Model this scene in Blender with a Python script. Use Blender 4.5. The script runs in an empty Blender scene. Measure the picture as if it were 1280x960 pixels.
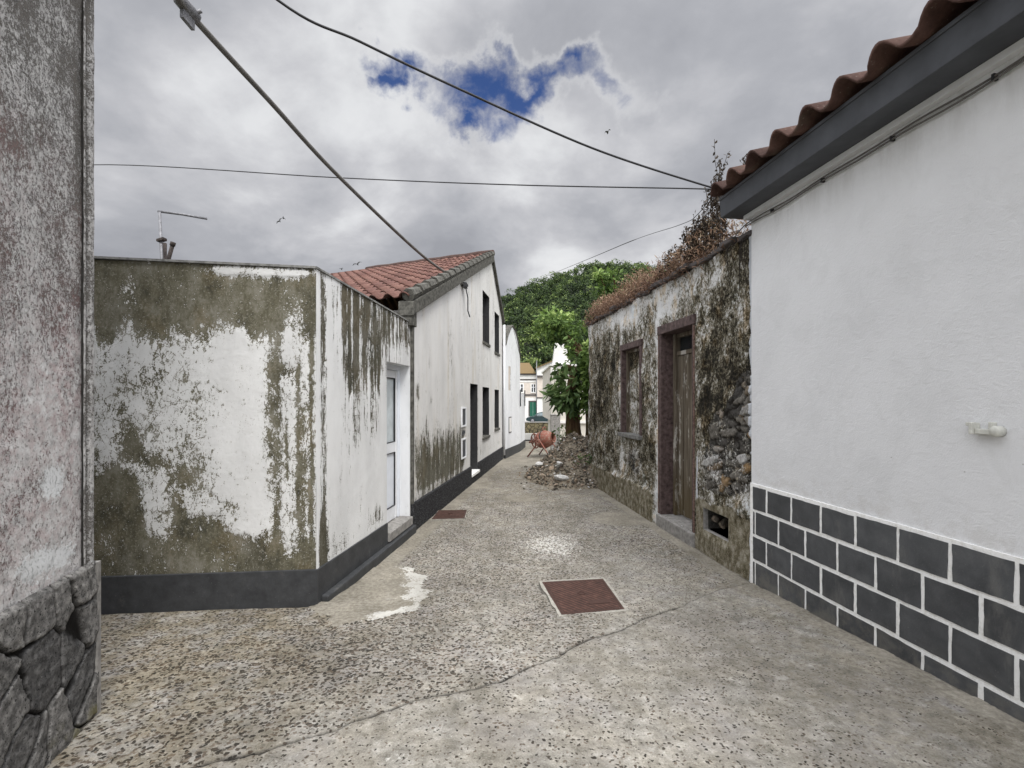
import bpy, math, random
import numpy as np
from mathutils import Vector, Matrix
random.seed(7); np.random.seed(7)
S = bpy.context.scene
COL = S.collection
EYE = 1.62; F = 600.0          # eye height in metres, focal length in pixels of a 1280 px wide frame
R = math.radians

# ------------------------------------------------------------------ small geometry helpers
def at(x, y, Y):
    return Vector(((x-640)/F*Y, Y, EYE-(y-500)/F*Y))

def sstep(a, b, x):
    t = np.clip((np.asarray(x, float)-a)/(b-a), 0, 1)
    return t*t*(3-2*t)

_T = np.random.RandomState(11).rand(256, 256)
def vnoise(x, y, seed=0):
    x = np.asarray(x, float)+seed*17.31; y = np.asarray(y, float)+seed*9.77
    xi = np.floor(x).astype(int); yi = np.floor(y).astype(int)
    fx = x-xi; fy = y-yi
    fx = fx*fx*fx*(fx*(fx*6-15)+10); fy = fy*fy*fy*(fy*(fy*6-15)+10)
    g = lambda i, j: _T[i & 255, j & 255]
    return (g(xi, yi)*(1-fx)+g(xi+1, yi)*fx)*(1-fy)+(g(xi, yi+1)*(1-fx)+g(xi+1, yi+1)*fx)*fy
def fbm(x, y, seed=0, o=5, r=.55):
    s = 0; a = 1; n = 0
    x = np.asarray(x, float); y = np.asarray(y, float)
    for k in range(o):
        s = s+a*vnoise(x, y, seed+k*3); n += a; a *= r
        x, y = 1.98*x+.31*y, 1.98*y-.31*x
    return s/n
def voronoi(x, y, seed=0):
    xi = np.floor(x).astype(int); yi = np.floor(y).astype(int)
    f1 = np.full(x.shape, 9.); f2 = np.full(x.shape, 9.); cid = np.zeros(x.shape)
    for dx in (-1, 0, 1):
        for dy in (-1, 0, 1):
            cx = xi+dx; cy = yi+dy
            px = cx+_T[(cx+seed*13) & 255, (cy+seed*7) & 255]
            py = cy+_T[(cx+91+seed*5) & 255, (cy+37+seed*11) & 255]
            d = np.hypot(x-px, y-py)
            c = _T[(cx+51) & 255, (cy+133+seed) & 255]
            near = d < f1
            f2 = np.where(near, f1, np.minimum(f2, d))
            cid = np.where(near, c, cid); f1 = np.where(near, d, f1)
    return f1, f2, cid

class MB:
    def __init__(self): self.v = []; self.f = []; self.sm = []; self.at = {}
    def add(self, vs, fs, smooth=False):
        o = len(self.v); self.v += [tuple(p) for p in vs]
        for f in fs: self.f.append([i+o for i in f]); self.sm.append(smooth)
        return o
    def box(self, lo, hi):
        x0, y0, z0 = lo; x1, y1, z1 = hi
        return self.hexa([(x0,y0,z0),(x1,y0,z0),(x1,y1,z0),(x0,y1,z0),(x0,y0,z1),(x1,y0,z1),(x1,y1,z1),(x0,y1,z1)])
    def hexa(self, p):
        return self.add(p, [(0,3,2,1),(4,5,6,7),(0,1,5,4),(1,2,6,5),(2,3,7,6),(3,0,4,7)])
    def wbox(self, w, s0, s1, z0, z1, d0, d1):
        q = [(s0,d0),(s1,d0),(s1,d1),(s0,d1)]
        return self.hexa([w.pt(s,z0,d) for s,d in q]+[w.pt(s,z1,d) for s,d in q])
    def obox(self, c, ax, ay, az):        # centre and three half-axis vectors
        c = Vector(c); ax = Vector(ax); ay = Vector(ay); az = Vector(az)
        return self.hexa([c+ax*i+ay*j+az*k for k in (-1,1) for i,j in ((-1,-1),(1,-1),(1,1),(-1,1))])
    def bar(self, a, b, wx, wz=None):
        a = Vector(a); b = Vector(b); d = (b-a); L = d.length/2; d.normalize()
        u = d.cross(Vector((0,0,1)));  u = Vector((1,0,0)) if u.length < 1e-4 else u.normalized()
        v = u.cross(d)
        return self.obox((a+b)/2, d*L, u*wx/2, v*(wz or wx)/2)
    def tube(self, pts, r, n=8, caps=True, smooth=True):
        pts = [Vector(p) for p in pts]; rs = r if isinstance(r, (list, tuple)) else [r]*len(pts)
        vs = []; fs = []; ref = None
        for i, p in enumerate(pts):
            d = (pts[min(i+1, len(pts)-1)]-pts[max(i-1, 0)]).normalized()
            if ref is None:
                ref = d.cross(Vector((0,0,1)))
                if ref.length < 1e-3: ref = d.cross(Vector((1,0,0)))
            ref = (ref-d*ref.dot(d)).normalized(); b = d.cross(ref)
            for k in range(n):
                a = 2*math.pi*k/n; vs.append(p+(ref*math.cos(a)+b*math.sin(a))*rs[i])
        for i in range(len(pts)-1):
            for k in range(n):
                fs.append((i*n+k, i*n+(k+1) % n, (i+1)*n+(k+1) % n, (i+1)*n+k))
        if caps: fs += [tuple(range(n))[::-1], tuple(range((len(pts)-1)*n, len(pts)*n))]
        return self.add(vs, fs, smooth)
    def lathe(self, c, axis, prof, n=24):   # prof: (distance along axis, radius)
        axis = Vector(axis).normalized(); c = Vector(c)
        u = axis.cross(Vector((0,0,1)));  u = Vector((1,0,0)) if u.length < 1e-3 else u.normalized()
        v = axis.cross(u); vs = []; fs = []
        for h, r in prof:
            for k in range(n):
                a = 2*math.pi*k/n; vs.append(c+axis*h+(u*math.cos(a)+v*math.sin(a))*r)
        for i in range(len(prof)-1):
            for k in range(n): fs.append((i*n+k, i*n+(k+1) % n, (i+1)*n+(k+1) % n, (i+1)*n+k))
        return self.add(vs, fs, True)
    def ring(self, c, axis, R_, r, n=32, m=8):
        axis = Vector(axis).normalized(); c = Vector(c)
        u = axis.cross(Vector((0,0,1)));  u = Vector((1,0,0)) if u.length < 1e-3 else u.normalized()
        v = axis.cross(u); vs = []; fs = []
        for i in range(n):
            a = 2*math.pi*i/n; e = u*math.cos(a)+v*math.sin(a)
            for j in range(m):
                b = 2*math.pi*j/m; vs.append(c+e*(R_+r*math.cos(b))+axis*r*math.sin(b))
        for i in range(n):
            for j in range(m): fs.append((i*m+j, ((i+1) % n)*m+j, ((i+1) % n)*m+(j+1) % m, i*m+(j+1) % m))
        return self.add(vs, fs, True)
    def build(self, name, mat, parent=None, bevel=0):
        return mesh_obj(name, np.array([tuple(p) for p in self.v]), self.f, mat, parent, self.sm, self.at, bevel)

def rootloc(o):
    return np.array(o.get('_o', (0,0,0)), float) if o else np.zeros(3)

def mesh_obj(name, v, f, mat, parent=None, sm=None, attrs=None, bevel=0):
    me = bpy.data.meshes.new(name)
    v = np.asarray(v, float).reshape(-1, 3)-BASE.get(parent.name if parent else None, np.zeros(3))
    if isinstance(f, np.ndarray):
        n = len(f); k = f.shape[1]
        me.vertices.add(len(v)); me.vertices.foreach_set('co', v.ravel())
        me.loops.add(n*k); me.loops.foreach_set('vertex_index', f.astype(np.int32).ravel())
        me.polygons.add(n); me.polygons.foreach_set('loop_start', np.arange(0, n*k, k, dtype=np.int32))
        me.update(calc_edges=True)
    else:
        me.from_pydata(v.tolist(), [], f); me.update()
    if sm is not None:
        me.polygons.foreach_set('use_smooth', np.full(len(me.polygons), sm, bool) if isinstance(sm, bool) else np.array(sm, bool))
    for k, a in (attrs or {}).items():
        at_ = me.attributes.new(k, 'FLOAT', 'POINT'); at_.data.foreach_set('value', np.asarray(a, np.float32).ravel())
    me.materials.append(mat)
    o = bpy.data.objects.new(name, me); COL.objects.link(o)
    if parent: o.parent = parent; BASE[o.name] = BASE[parent.name]
    else: BASE[o.name] = np.zeros(3)
    if bevel:
        b = o.modifiers.new('bevel', 'BEVEL'); b.width = bevel; b.segments = 2; b.limit_method = 'ANGLE'
    return o
BASE = {None: np.zeros(3)}

def tag(o, label=None, cat=None, group=None, kind=None):
    if label: o['label'] = label
    if cat: o['category'] = cat
    if group: o['group'] = group
    if kind: o['kind'] = kind
    return o
def thing(name, loc, label, cat, group=None):
    o = bpy.data.objects.new(name, None); COL.objects.link(o); o.location = loc; o.empty_display_size = .2
    BASE[o.name] = np.array(tuple(loc), float)
    return tag(o, label, cat, group)

class Wall:
    """vertical plane through two plan points; d is distance in front of it on the seen side"""
    def __init__(self, p0, p1, flip=False):
        self.p = np.array(p0, float); d = np.array(p1, float)-self.p; self.L = np.hypot(*d); self.u = d/self.L
        self.n = np.array((self.u[1], -self.u[0]))*(-1 if flip else 1)
    def pt(self, s, z, d=0.):
        q = self.p+self.u*s+self.n*d
        return (q[0], q[1], z)
    def sx(self, px):
        k = (px-640)/F
        return (k*self.p[1]-self.p[0])/(self.u[0]-k*self.u[1])
    def zy(self, px, py):
        Y = self.p[1]+self.u[1]*self.sx(px)
        return EYE-(py-500)/F*Y
    def sY(self, Y): return (Y-self.p[1])/self.u[1]

def axis_vals(a, b, step, keys=()):
    ks = sorted(set([a, b]+[k for k in keys if a < k < b])); out = [ks[0]]
    for k0, k1 in zip(ks, ks[1:]):
        n = max(1, int(round((k1-k0)/step))); out += [k0+(k1-k0)*i/n for i in range(1, n+1)]
    return np.array(out)

def gridwall(name, w, s, z, mat, parent, disp=None, attrs=None, holes=(), keep=None, smooth=True):
    Sg, Zg = np.meshgrid(s, z)
    D = disp(Sg, Zg) if disp else np.zeros_like(Sg)
    X = w.p[0]+w.u[0]*Sg+w.n[0]*D; Y = w.p[1]+w.u[1]*Sg+w.n[1]*D
    v = np.stack([X, Y, Zg], -1).reshape(-1, 3)
    n = len(s); m = len(z)
    i, j = np.meshgrid(np.arange(n-1), np.arange(m-1)); a = (j*n+i)
    sc = (s[:-1]+s[1:])/2; zc = (z[:-1]+z[1:])/2; SC, ZC = np.meshgrid(sc, zc)
    k = np.ones_like(SC, bool)
    for h in holes: k &= ~((SC > h[0]) & (SC < h[1]) & (ZC > h[2]) & (ZC < h[3]))
    if keep is not None: k &= keep(SC, ZC)
    a = a[k]
    q = np.stack([a, a+1, a+n+1, a+n], -1)
    c = np.cross(np.append(w.u, 0), (0,0,1))
    if c[0]*w.n[0]+c[1]*w.n[1] < 0: q = q[:, ::-1]
    A = {kk: fn(Sg, Zg) for kk, fn in (attrs or {}).items()}
    return mesh_obj(name, v, q, mat, parent, smooth, A)

# ------------------------------------------------------------------ node helper
class NT:
    def __init__(self, name=None, tree=None):
        if tree is None:
            self.m = bpy.data.materials.new(name); self.m.use_nodes = True; tree = self.m.node_tree
        self.t = tree; self.n = tree.nodes; self.l = tree.links
        if name: self.n.clear()
        self._c = None
    def node(self, typ, **kw):
        o = self.n.new(typ)
        for k, v in kw.items(): setattr(o, k, v)
        return o
    def set(self, sock, v):
        if v is None: return
        if isinstance(v, bpy.types.NodeSocket): self.l.new(v, sock)
        elif isinstance(v, (tuple, list)) and sock.type == 'RGBA' and len(v) == 3: sock.default_value = (*v, 1)
        else: sock.default_value = v
    @property
    def co(self):
        if self._c is None: self._c = self.node('ShaderNodeTexCoord')
        return self._c.outputs['Object']
    def mapv(self, scale=(1,1,1), loc=(0,0,0), vec=None):
        m = self.node('ShaderNodeMapping'); m.inputs['Scale'].default_value = scale; m.inputs['Location'].default_value = loc
        self.set(m.inputs['Vector'], vec or self.co); return m.outputs[0]
    def noise(self, scale, detail=4, rough=.55, vec=None, dist=0.):
        m = self.node('ShaderNodeTexNoise'); m.inputs['Scale'].default_value = scale; m.inputs['Detail'].default_value = detail
        m.inputs['Roughness'].default_value = rough; m.inputs['Distortion'].default_value = dist
        self.set(m.inputs['Vector'], vec or self.co); return m.outputs['Fac']
    def vor(self, scale, feature='F1', vec=None, out='Distance', rnd=1.):
        m = self.node('ShaderNodeTexVoronoi', feature=feature); m.inputs['Scale'].default_value = scale
        m.inputs['Randomness'].default_value = rnd
        self.set(m.inputs['Vector'], vec or self.co); return m.outputs[out]
    def attr(self, name): return self.node('ShaderNodeAttribute', attribute_name=name).outputs['Fac']
    def math(self, op, a, b=None, clamp=False):
        m = self.node('ShaderNodeMath', operation=op, use_clamp=clamp); self.set(m.inputs[0], a); self.set(m.inputs[1], b); return m.outputs[0]
    def mad(self, a, k, c):
        m = self.node('ShaderNodeMath', operation='MULTIPLY_ADD'); self.set(m.inputs[0], a); self.set(m.inputs[1], k); self.set(m.inputs[2], c); return m.outputs[0]
    def step(self, a, lo, hi, t0=0., t1=1.):
        m = self.node('ShaderNodeMapRange', interpolation_type='SMOOTHSTEP'); self.set(m.inputs[0], a)
        for i, v in enumerate((lo, hi, t0, t1)): self.set(m.inputs[i+1], v)
        return m.outputs[0]
    def ramp(self, f, stops):
        r = self.node('ShaderNodeValToRGB'); e = r.color_ramp.elements
        while len(e) < len(stops): e.new(.5)
        for el, (p, c) in zip(e, stops):
            el.position = p; el.color = (*(c if isinstance(c, (tuple, list)) else (c, c, c)), 1)
        self.set(r.inputs[0], f); return r.outputs[0]
    def mix(self, f, a, b, mode='MIX'):
        m = self.node('ShaderNodeMix', data_type='RGBA', blend_type=mode); self.set(m.inputs[0], f); self.set(m.inputs[6], a); self.set(m.inputs[7], b); return m.outputs[2]
    def bump(self, h, strength=.5, dist=.01, normal=None):
        b = self.node('ShaderNodeBump'); self.set(b.inputs['Height'], h); b.inputs['Strength'].default_value = strength
        b.inputs['Distance'].default_value = dist
        if normal: self.set(b.inputs['Normal'], normal)
        return b.outputs[0]
    def out(self, col, rough=.85, normal=None, metal=0., spec=.3, trans=None, sss=None, alpha=None):
        p = self.node('ShaderNodeBsdfPrincipled'); o = self.node('ShaderNodeOutputMaterial')
        self.set(p.inputs['Base Color'], col); self.set(p.inputs['Roughness'], rough); self.set(p.inputs['Metallic'], metal)
        self.set(p.inputs['Specular IOR Level'], spec)
        if normal: self.set(p.inputs['Normal'], normal)
        if trans: self.set(p.inputs['Transmission Weight'], trans)
        self.l.new(p.outputs[0], o.inputs[0]); return self.m

def simple(name, c, rough=.7, var=.25, scale=18, metal=0., bump=.15, spec=.3, c2=None):
    t = NT(name); n = t.noise(scale, 6, .6)
    a = tuple(x*(1-var) for x in c); b = c2 or tuple(min(1, x*(1+var)) for x in c)
    return t.out(t.ramp(n, [(.3, a), (.7, b)]), rough, t.bump(t.noise(scale*4, 4), bump, .004), metal, spec)
# ------------------------------------------------------------------ materials
def mat_peel(name, zs=.45, paint=(.70,.70,.69), under=((.048,.046,.034),(.125,.116,.080),(.23,.218,.18)), tint=None, speck=.5):
    t = NT(name); p = t.attr('peel'); st = t.mapv((1,1,zs))
    n1 = t.noise(11, 8, .68, st); n2 = t.noise(48, 6, .7, st); n3 = t.noise(130, 3, .6)
    f = t.math('ADD', t.mad(p, .66, .14), t.mad(n1, .95, -.475)); f = t.math('ADD', f, t.mad(n2, 1.25, -.625)); f = t.math('ADD', f, t.mad(n3, .75, -.375))
    cr = t.vor(16, 'DISTANCE_TO_EDGE', t.mapv((1,1,.8))); cr = t.math('MULTIPLY', t.step(cr, .05, .0), t.step(p, .12, .34)); f = t.math('ADD', f, t.math('MULTIPLY', cr, .16))
    mask = t.step(f, .49, .52)
    halo = t.step(f, .34, .50)
    w = t.noise(3.1, 5, .6, t.mapv((1,1,.35)))
    pc = t.mix(t.step(w, .35, .7), paint, tuple(x*.86 for x in paint))
    pc = t.mix(t.math('MULTIPLY', halo, .22), pc, (.30,.28,.235))
    sp = t.step(t.noise(95, 4, .7), .645, .70); sp = t.math('MULTIPLY', sp, speck)
    pc = t.mix(sp, pc, (.13,.12,.10))
    if tint:
        s2 = t.step(t.noise(5, 4, .6, t.mapv((1,1,.12))), .52, .72); pc = t.mix(t.math('MULTIPLY', s2, .5), pc, tint)
    u = t.noise(6, 8, .7, t.mapv((1,1,.6), (3,1,2)))
    u = t.math('ADD', u, t.mad(n2, .5, -.25)); uc = t.ramp(u, [(.3, under[0]), (.5, under[1]), (.7, under[2])]); uc = t.mix(t.step(t.noise(3.3, 5, .6, t.mapv((1,1,.7), (7,3,1))), .5, .66, 0., .35), uc, t.mix(1., uc, (1.2,.98,.72), 'MULTIPLY')); uc = t.mix(t.step(t.noise(2.6, 5, .6, t.mapv((1,1,.5), (1,8,1))), .52, .68, 0., .5), uc, t.mix(1., uc, (.55,.56,.6), 'MULTIPLY'))
    uc = t.mix(t.step(t.noise(75, 3, .6), .56, .66), uc, under[2])
    c = t.mix(mask, pc, uc)
    h = t.math('ADD', t.mad(mask, -1., 1.), t.math('MULTIPLY', t.noise(60, 6, .65), .55))
    return t.out(c, .92, t.bump(h, .55, .006), spec=.15)

M = {}
M['annexe'] = mat_peel('peeling_white_render', .6)
M['annexe_side'] = mat_peel('streaked_white_render', .2, under=((.035,.034,.026),(.085,.078,.055),(.16,.15,.125)))
M['gable'] = mat_peel('stained_white_render', .22, paint=(.66,.65,.63), tint=(.52,.47,.38), speck=.3, under=((.05,.047,.035),(.10,.095,.07),(.17,.16,.13)))
M['white2'] = mat_peel('clean_white_render', .3, paint=(.74,.75,.76), speck=.1)

def mat_rough():       # pitted pebbledash of the near left wall
    t = NT('pitted_pebbledash')
    d = t.attr('dark'); r = t.attr('red'); wh = t.attr('white')
    st = t.mapv((1,1,.75))
    n = t.noise(72, 6, .8, st); n2 = t.noise(190, 3, .7); n0 = t.noise(6, 6, .7, st)
    f = t.math('ADD', n, t.mad(d, .14, -.06)); f = t.math('ADD', f, t.mad(n2, .5, -.25)); f = t.math('ADD', f, t.mad(n0, .45, -.225))
    base = t.ramp(t.noise(22, 6, .7), [(.3, (.34,.335,.33)), (.5, (.55,.535,.525)), (.7, (.70,.695,.685))])
    base = t.mix(t.math('MULTIPLY', d, .45), base, (.25,.245,.225))
    dk = t.mix(r, (.11,.10,.088), (.17,.085,.078))
    c = t.mix(t.math('MULTIPLY', t.step(f, .535, .575), .88), base, dk)
    c = t.mix(t.math('MULTIPLY', r, t.step(t.noise(20, 6, .75), .42, .62)), c, t.mix(.5, c, (.34,.19,.185)))
    c = t.mix(t.step(t.math('ADD', wh, t.mad(t.noise(40, 6, .7), .8, -.4)), .5, .56), c, (.68,.69,.69))
    h = t.mad(t.step(f, .47, .62), -1., t.math('MULTIPLY', n2, .4))
    return t.out(c, .95, t.bump(h, .75, .008), spec=.1)
M['dash'] = mat_rough()

def mat_stonebase():
    t = NT('dressed_stone_slabs'); j = t.attr('joint'); cid = t.attr('cid')
    n = t.noise(30, 7, .7)
    c = t.ramp(n, [(.28, (.035,.035,.034)), (.48, (.135,.133,.13)), (.7, (.31,.305,.295))])
    c = t.mix(.75, c, t.ramp(cid, [(0, (.35,.35,.36)), (1, (1.15,1.12,1.08))]), 'MULTIPLY')
    c = t.mix(t.step(t.noise(110, 3, .6), .58, .66), c, (.015,.015,.015))
    c = t.mix(t.math('MULTIPLY', t.step(t.noise(5, 5, .6), .52, .68), t.attr('moss')), c, (.16,.145,.07))
    c = t.mix(j, c, (.012,.011,.010))
    return t.out(c, .95, t.bump(t.mad(j, -1.2, n), .7, .01), spec=.15)
M['stonebase'] = mat_stonebase()

def mat_ruin():
    t = NT('crumbling_lime_wall')
    pale = t.attr('pale'); stone = t.attr('stone'); cid = t.attr('cid'); joint = t.attr('joint'); cem = t.attr('cem'); wht = t.attr('white')
    st = t.mapv((1,1,.55)); st2 = t.mapv((1,1,.75))
    n1 = t.noise(10, 8, .74, st2, .4); n2 = t.noise(38, 6, .72, st2, .3); n3 = t.noise(90, 4, .7)
    f = t.math('ADD', t.mad(n1, .9, -.45), t.mad(n2, 1.25, -.625)); f = t.math('ADD', f, t.mad(n3, .55, -.275)); nb_ = t.noise(3.6, 6, .66, t.mapv((1,1,.8), (2,4,7)), .6); f = t.math('ADD', f, t.mad(nb_, .9, -.45)); f = t.math('ADD', f, t.mad(pale, .40, .472))
    c = t.ramp(f, [(.22, (.014,.013,.011)), (.37, (.050,.043,.030)), (.45, (.125,.110,.075)), (.53, (.225,.205,.155)), (.61, (.40,.39,.36)), (.74, (.68,.68,.67))])
    br = t.step(t.noise(7, 6, .65, t.mapv((1,1,.6), (5,5,5))), .5, .66)
    c = t.mix(t.math('MULTIPLY', br, .62), c, t.mix(1., c, (.80,.60,.34), 'MULTIPLY'))
    bl = t.step(t.noise(5, 5, .6, t.mapv((1,1,.7), (9,2,5))), .55, .7)
    c = t.mix(t.math('MULTIPLY', bl, .5), c, t.mix(1., c, (.88,.98,1.05), 'MULTIPLY'))
    # bare rubble masonry
    sc = t.ramp(cid, [(0, (.050,.048,.046)), (.4, (.12,.112,.10)), (.65, (.21,.195,.17)), (.8, (.28,.18,.085)), (.9, (.34,.33,.31)), (1, (.55,.54,.52))])
    sc = t.mix(1., sc, t.ramp(n2, [(.3, .35), (.7, 1.35)]), 'MULTIPLY')
    sc = t.mix(joint, sc, (.022,.019,.016)); sc = t.mix(t.step(t.math('ADD', f, t.mad(t.noise(5, 5), 1., -.5)), .52, .60, 0., .85), sc, c)
    c = t.mix(t.step(t.math('ADD', stone, t.mad(n2, .6, -.3)), .45, .58), c, sc)
    # cement patches and skirting
    cc = t.ramp(t.math('ADD', t.noise(14, 8, .72, st2), t.mad(n3, .3, -.15)), [(.32, (.055,.046,.028)), (.46, (.15,.13,.085)), (.56, (.27,.245,.185)), (.72, (.42,.40,.35))])
    c = t.mix(t.step(t.math('ADD', cem, t.mad(n2, .7, -.35)), .46, .56), c, cc)
    c = t.mix(t.step(t.math('ADD', wht, t.mad(n2, .7, -.35)), .46, .53), c, (.55,.57,.60))
    h = t.math('ADD', f, t.mad(n3, .5, 0.))
    return t.out(c, .95, t.bump(h, .8, .014), spec=.1)
M['ruin'] = mat_ruin()

def mat_white_wall():
    t = NT('fresh_white_render')
    c = t.mix(t.step(t.noise(1.4, 4, .6), .35, .7), (.70,.705,.71), (.655,.66,.665))
    c = t.mix(t.step(t.noise(0.9, 3, .5, t.mapv((1,1,.15))), .6, .75, 0., .35), c, (.60,.60,.59))
    c = t.mix(t.step(t.vor(3.1), .012, .02, .45, 0.), c, (.25,.23,.2))
    c = t.mix(t.step(t.noise(4.5, 7, .65, t.mapv((1,1,.8)), .6), .5, .62, 0., .35), c, t.mix(1., c, (.90,.90,.895), 'MULTIPLY'))
    z_ = t.node('ShaderNodeSeparateXYZ'); t.set(z_.inputs[0], t.co)
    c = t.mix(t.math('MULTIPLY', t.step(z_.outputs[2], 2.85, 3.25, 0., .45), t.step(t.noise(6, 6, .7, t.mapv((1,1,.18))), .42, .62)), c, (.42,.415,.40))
    c = t.mix(t.math('MULTIPLY', t.step(z_.outputs[2], 1.15, .88, 0., .35), t.step(t.noise(9, 6, .7), .45, .62)), c, (.50,.485,.455))
    h = t.math('ADD', t.noise(130, 4, .65), t.mad(t.noise(16, 5, .6, t.mapv((1,1,1.6)), .8), 1.6, 0.))
    return t.out(c, .8, t.bump(h, .4, .006), spec=.2)
M['fresh'] = mat_white_wall()

def mat_block():
    t = NT('dark_painted_block'); n = t.noise(7, 6, .65, dist=.3)
    c = t.ramp(n, [(.25, (.040,.042,.045)), (.5, (.064,.067,.070)), (.75, (.090,.093,.096))])
    c = t.mix(.8, c, t.ramp(t.attr('tile'), [(0, .78), (1, 1.22)]), 'MULTIPLY'); c = t.mix(t.step(t.noise(70, 5, .75), .62, .70, 0., .5), c, (.22,.22,.21)); c = t.mix(t.step(t.noise(5, 6, .7, t.mapv((1,1,.3))), .55, .7, 0., .3), c, (.20,.195,.18))
    low = t.node('ShaderNodeSeparateXYZ'); t.set(low.inputs[0], t.co)
    c = t.mix(t.math('MULTIPLY', t.step(low.outputs[2], .35, .0), t.step(t.noise(9, 6, .7), .42, .62, 0., .55)), c, (.17,.16,.135))
    return t.out(c, .62, t.bump(t.math('ADD', t.noise(90, 5, .6), t.noise(14, 4)), .3, .004), spec=.35)
M['block'] = mat_block()
def mat_joint():
    t = NT('white_painted_joint')
    c = t.mix(t.step(t.noise(24, 6, .7), .45, .7), (.84,.84,.82), (.68,.67,.63))
    return t.out(c, .8, t.bump(t.noise(60, 5), .4, .004), spec=.2)
M['joint'] = mat_joint()

def mat_skirt():
    t = NT('dark_grey_skirting_paint'); n = t.noise(9, 7, .68)
    c = t.ramp(n, [(.3, (.028,.029,.031)), (.6, (.05,.052,.055)), (.8, (.085,.087,.09))])
    c = t.mix(t.step(t.noise(85, 5, .75), .66, .71, 0., .6), c, (.33,.32,.30))
    c = t.mix(t.step(t.noise(4.2, 6, .7), .58, .74, 0., .5), c, (.14,.135,.12))
    return t.out(c, .6, t.bump(t.noise(45, 6), .3, .005), spec=.35)
M['skirt'] = mat_skirt()
def mat_roughbase():
    t = NT('black_pitted_render'); n = t.noise(40, 6, .72, t.mapv((1,1,1.6)))
    c = t.ramp(n, [(.36, (.006,.006,.007)), (.52, (.03,.03,.032)), (.66, (.11,.11,.115)), (.8, (.2,.2,.21))])
    return t.out(c, .9, t.bump(n, 1., .015), spec=.2)
M['roughbase'] = mat_roughbase()

def mat_pave():
    t = NT('exposed_aggregate_concrete')
    wear = t.attr('wear'); pale = t.attr('pale'); warm = t.attr('warm'); moss = t.attr('moss'); crack = t.attr('crack')
    wob = t.node('ShaderNodeVectorMath', operation='MULTIPLY_ADD')
    nn = t.node('ShaderNodeTexNoise'); nn.inputs['Scale'].default_value = 40; t.set(nn.inputs['Vector'], t.co)
    t.set(wob.inputs[0], nn.outputs['Color']); wob.inputs[1].default_value = (.034,.034,.01); t.set(wob.inputs[2], t.co)
    v = wob.outputs[0]
    d1 = t.vor(54, vec=v); c1 = t.node('ShaderNodeSeparateColor'); t.set(c1.inputs[0], t.vor(54, vec=v, out='Color'))
    d2 = t.vor(95, vec=v); c2 = t.node('ShaderNodeSeparateColor'); t.set(c2.inputs[0], t.vor(95, vec=v, out='Color'))
    big = t.noise(2.3, 6, .65); mid = t.noise(13, 6, .7); fine = t.noise(120, 5, .75)
    mort = t.ramp(t.math('ADD', t.mad(mid, .7, .0), t.mad(fine, .5, -.1)), [(.3, (.085,.079,.067)), (.44, (.185,.174,.152)), (.57, (.285,.272,.245)), (.76, (.49,.475,.44))])
    mort = t.mix(t.step(big, .45, .65, 0., .35), mort, (.27,.255,.25))
    th = t.mad(wear, .30, .085); th = t.math('ADD', th, t.mad(mid, .36, -.18)); th = t.math('ADD', th, t.mad(big, .2, -.1))
    s1 = t.step(t.math('SUBTRACT', th, t.mad(d1, .62, 0.)), -.035, .05)
    pick = t.step(c1.outputs[0], .16, .22); s1 = t.math('MULTIPLY', s1, pick)
    stc = t.ramp(c1.outputs[1], [(0, (.020,.018,.015)), (.4, (.050,.042,.034)), (.65, (.095,.075,.060)), (.85, (.16,.135,.11)), (1, (.33,.31,.28))])
    stc = t.mix(.5, stc, t.ramp(fine, [(.3, .4), (.7, 1.5)]), 'MULTIPLY')
    s2 = t.math('MULTIPLY', t.step(d2, .34, .2), t.step(c2.outputs[0], .70, .74)); s2 = t.math('MULTIPLY', s2, t.mad(wear, .5, .4))
    c = t.mix(s2, mort, t.ramp(c2.outputs[1], [(0, (.03,.028,.026)), (.7, (.10,.09,.08)), (1, (.5,.49,.47))]))
    c = t.mix(t.math('MULTIPLY', s1, .95), c, stc)
    mo = t.math('MULTIPLY', moss, t.step(t.noise(5, 7, .7), .35, .6))
    c = t.mix(mo, c, t.mix(.8, c, (.78,.71,.56), 'MULTIPLY'))
    pl = t.step(t.math('ADD', pale, t.math('ADD', t.mad(t.noise(30, 7, .75, t.mapv((1,.6,1))), .9, -.45), t.mad(d1, .4, -.16))), .45, .60)
    wm = t.step(t.math('ADD', warm, t.mad(t.noise(18, 7, .72), .5, -.25)), .44, .54)
    wc = t.ramp(t.math('ADD', t.mad(t.noise(34, 7, .72), .8, 0.), t.mad(big, .4, -.2)), [(.3, (.15,.135,.108)), (.5, (.265,.245,.205)), (.7, (.40,.38,.33))])
    c = t.mix(wm, c, wc)
    c = t.mix(t.math('MULTIPLY', pl, .9), c, t.mix(mid, (.34,.33,.305), (.53,.52,.485)))
    c = t.mix(1., c, t.ramp(t.math('ADD', t.mad(t.noise(.9, 5, .6, t.mapv((1,.6,1))), .7, 0.), t.mad(t.noise(3.4, 6, .65), .5, -.1)), [(.36, (.78,.77,.745)), (.5, (1.08,1.08,1.075)), (.64, (1.34,1.335,1.32))]), 'MULTIPLY')
    c = t.mix(t.step(t.noise(6.5, 7, .72, t.mapv((1,1,1), (4,9,2))), .60, .68, 0., .5), c, (.40,.385,.35))
    c = t.mix(crack, c, (.018,.016,.014))
    h = t.math('ADD', t.math('MULTIPLY', s1, .75), t.math('MULTIPLY', fine, .45)); h = t.math('ADD', h, t.mad(mid, .5, 0.)); h = t.math('MULTIPLY', h, t.mad(wm, -.6, 1.))
    return t.out(c, .9, t.bump(h, .6, .010), spec=.2)
M['pave'] = mat_pave()

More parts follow.
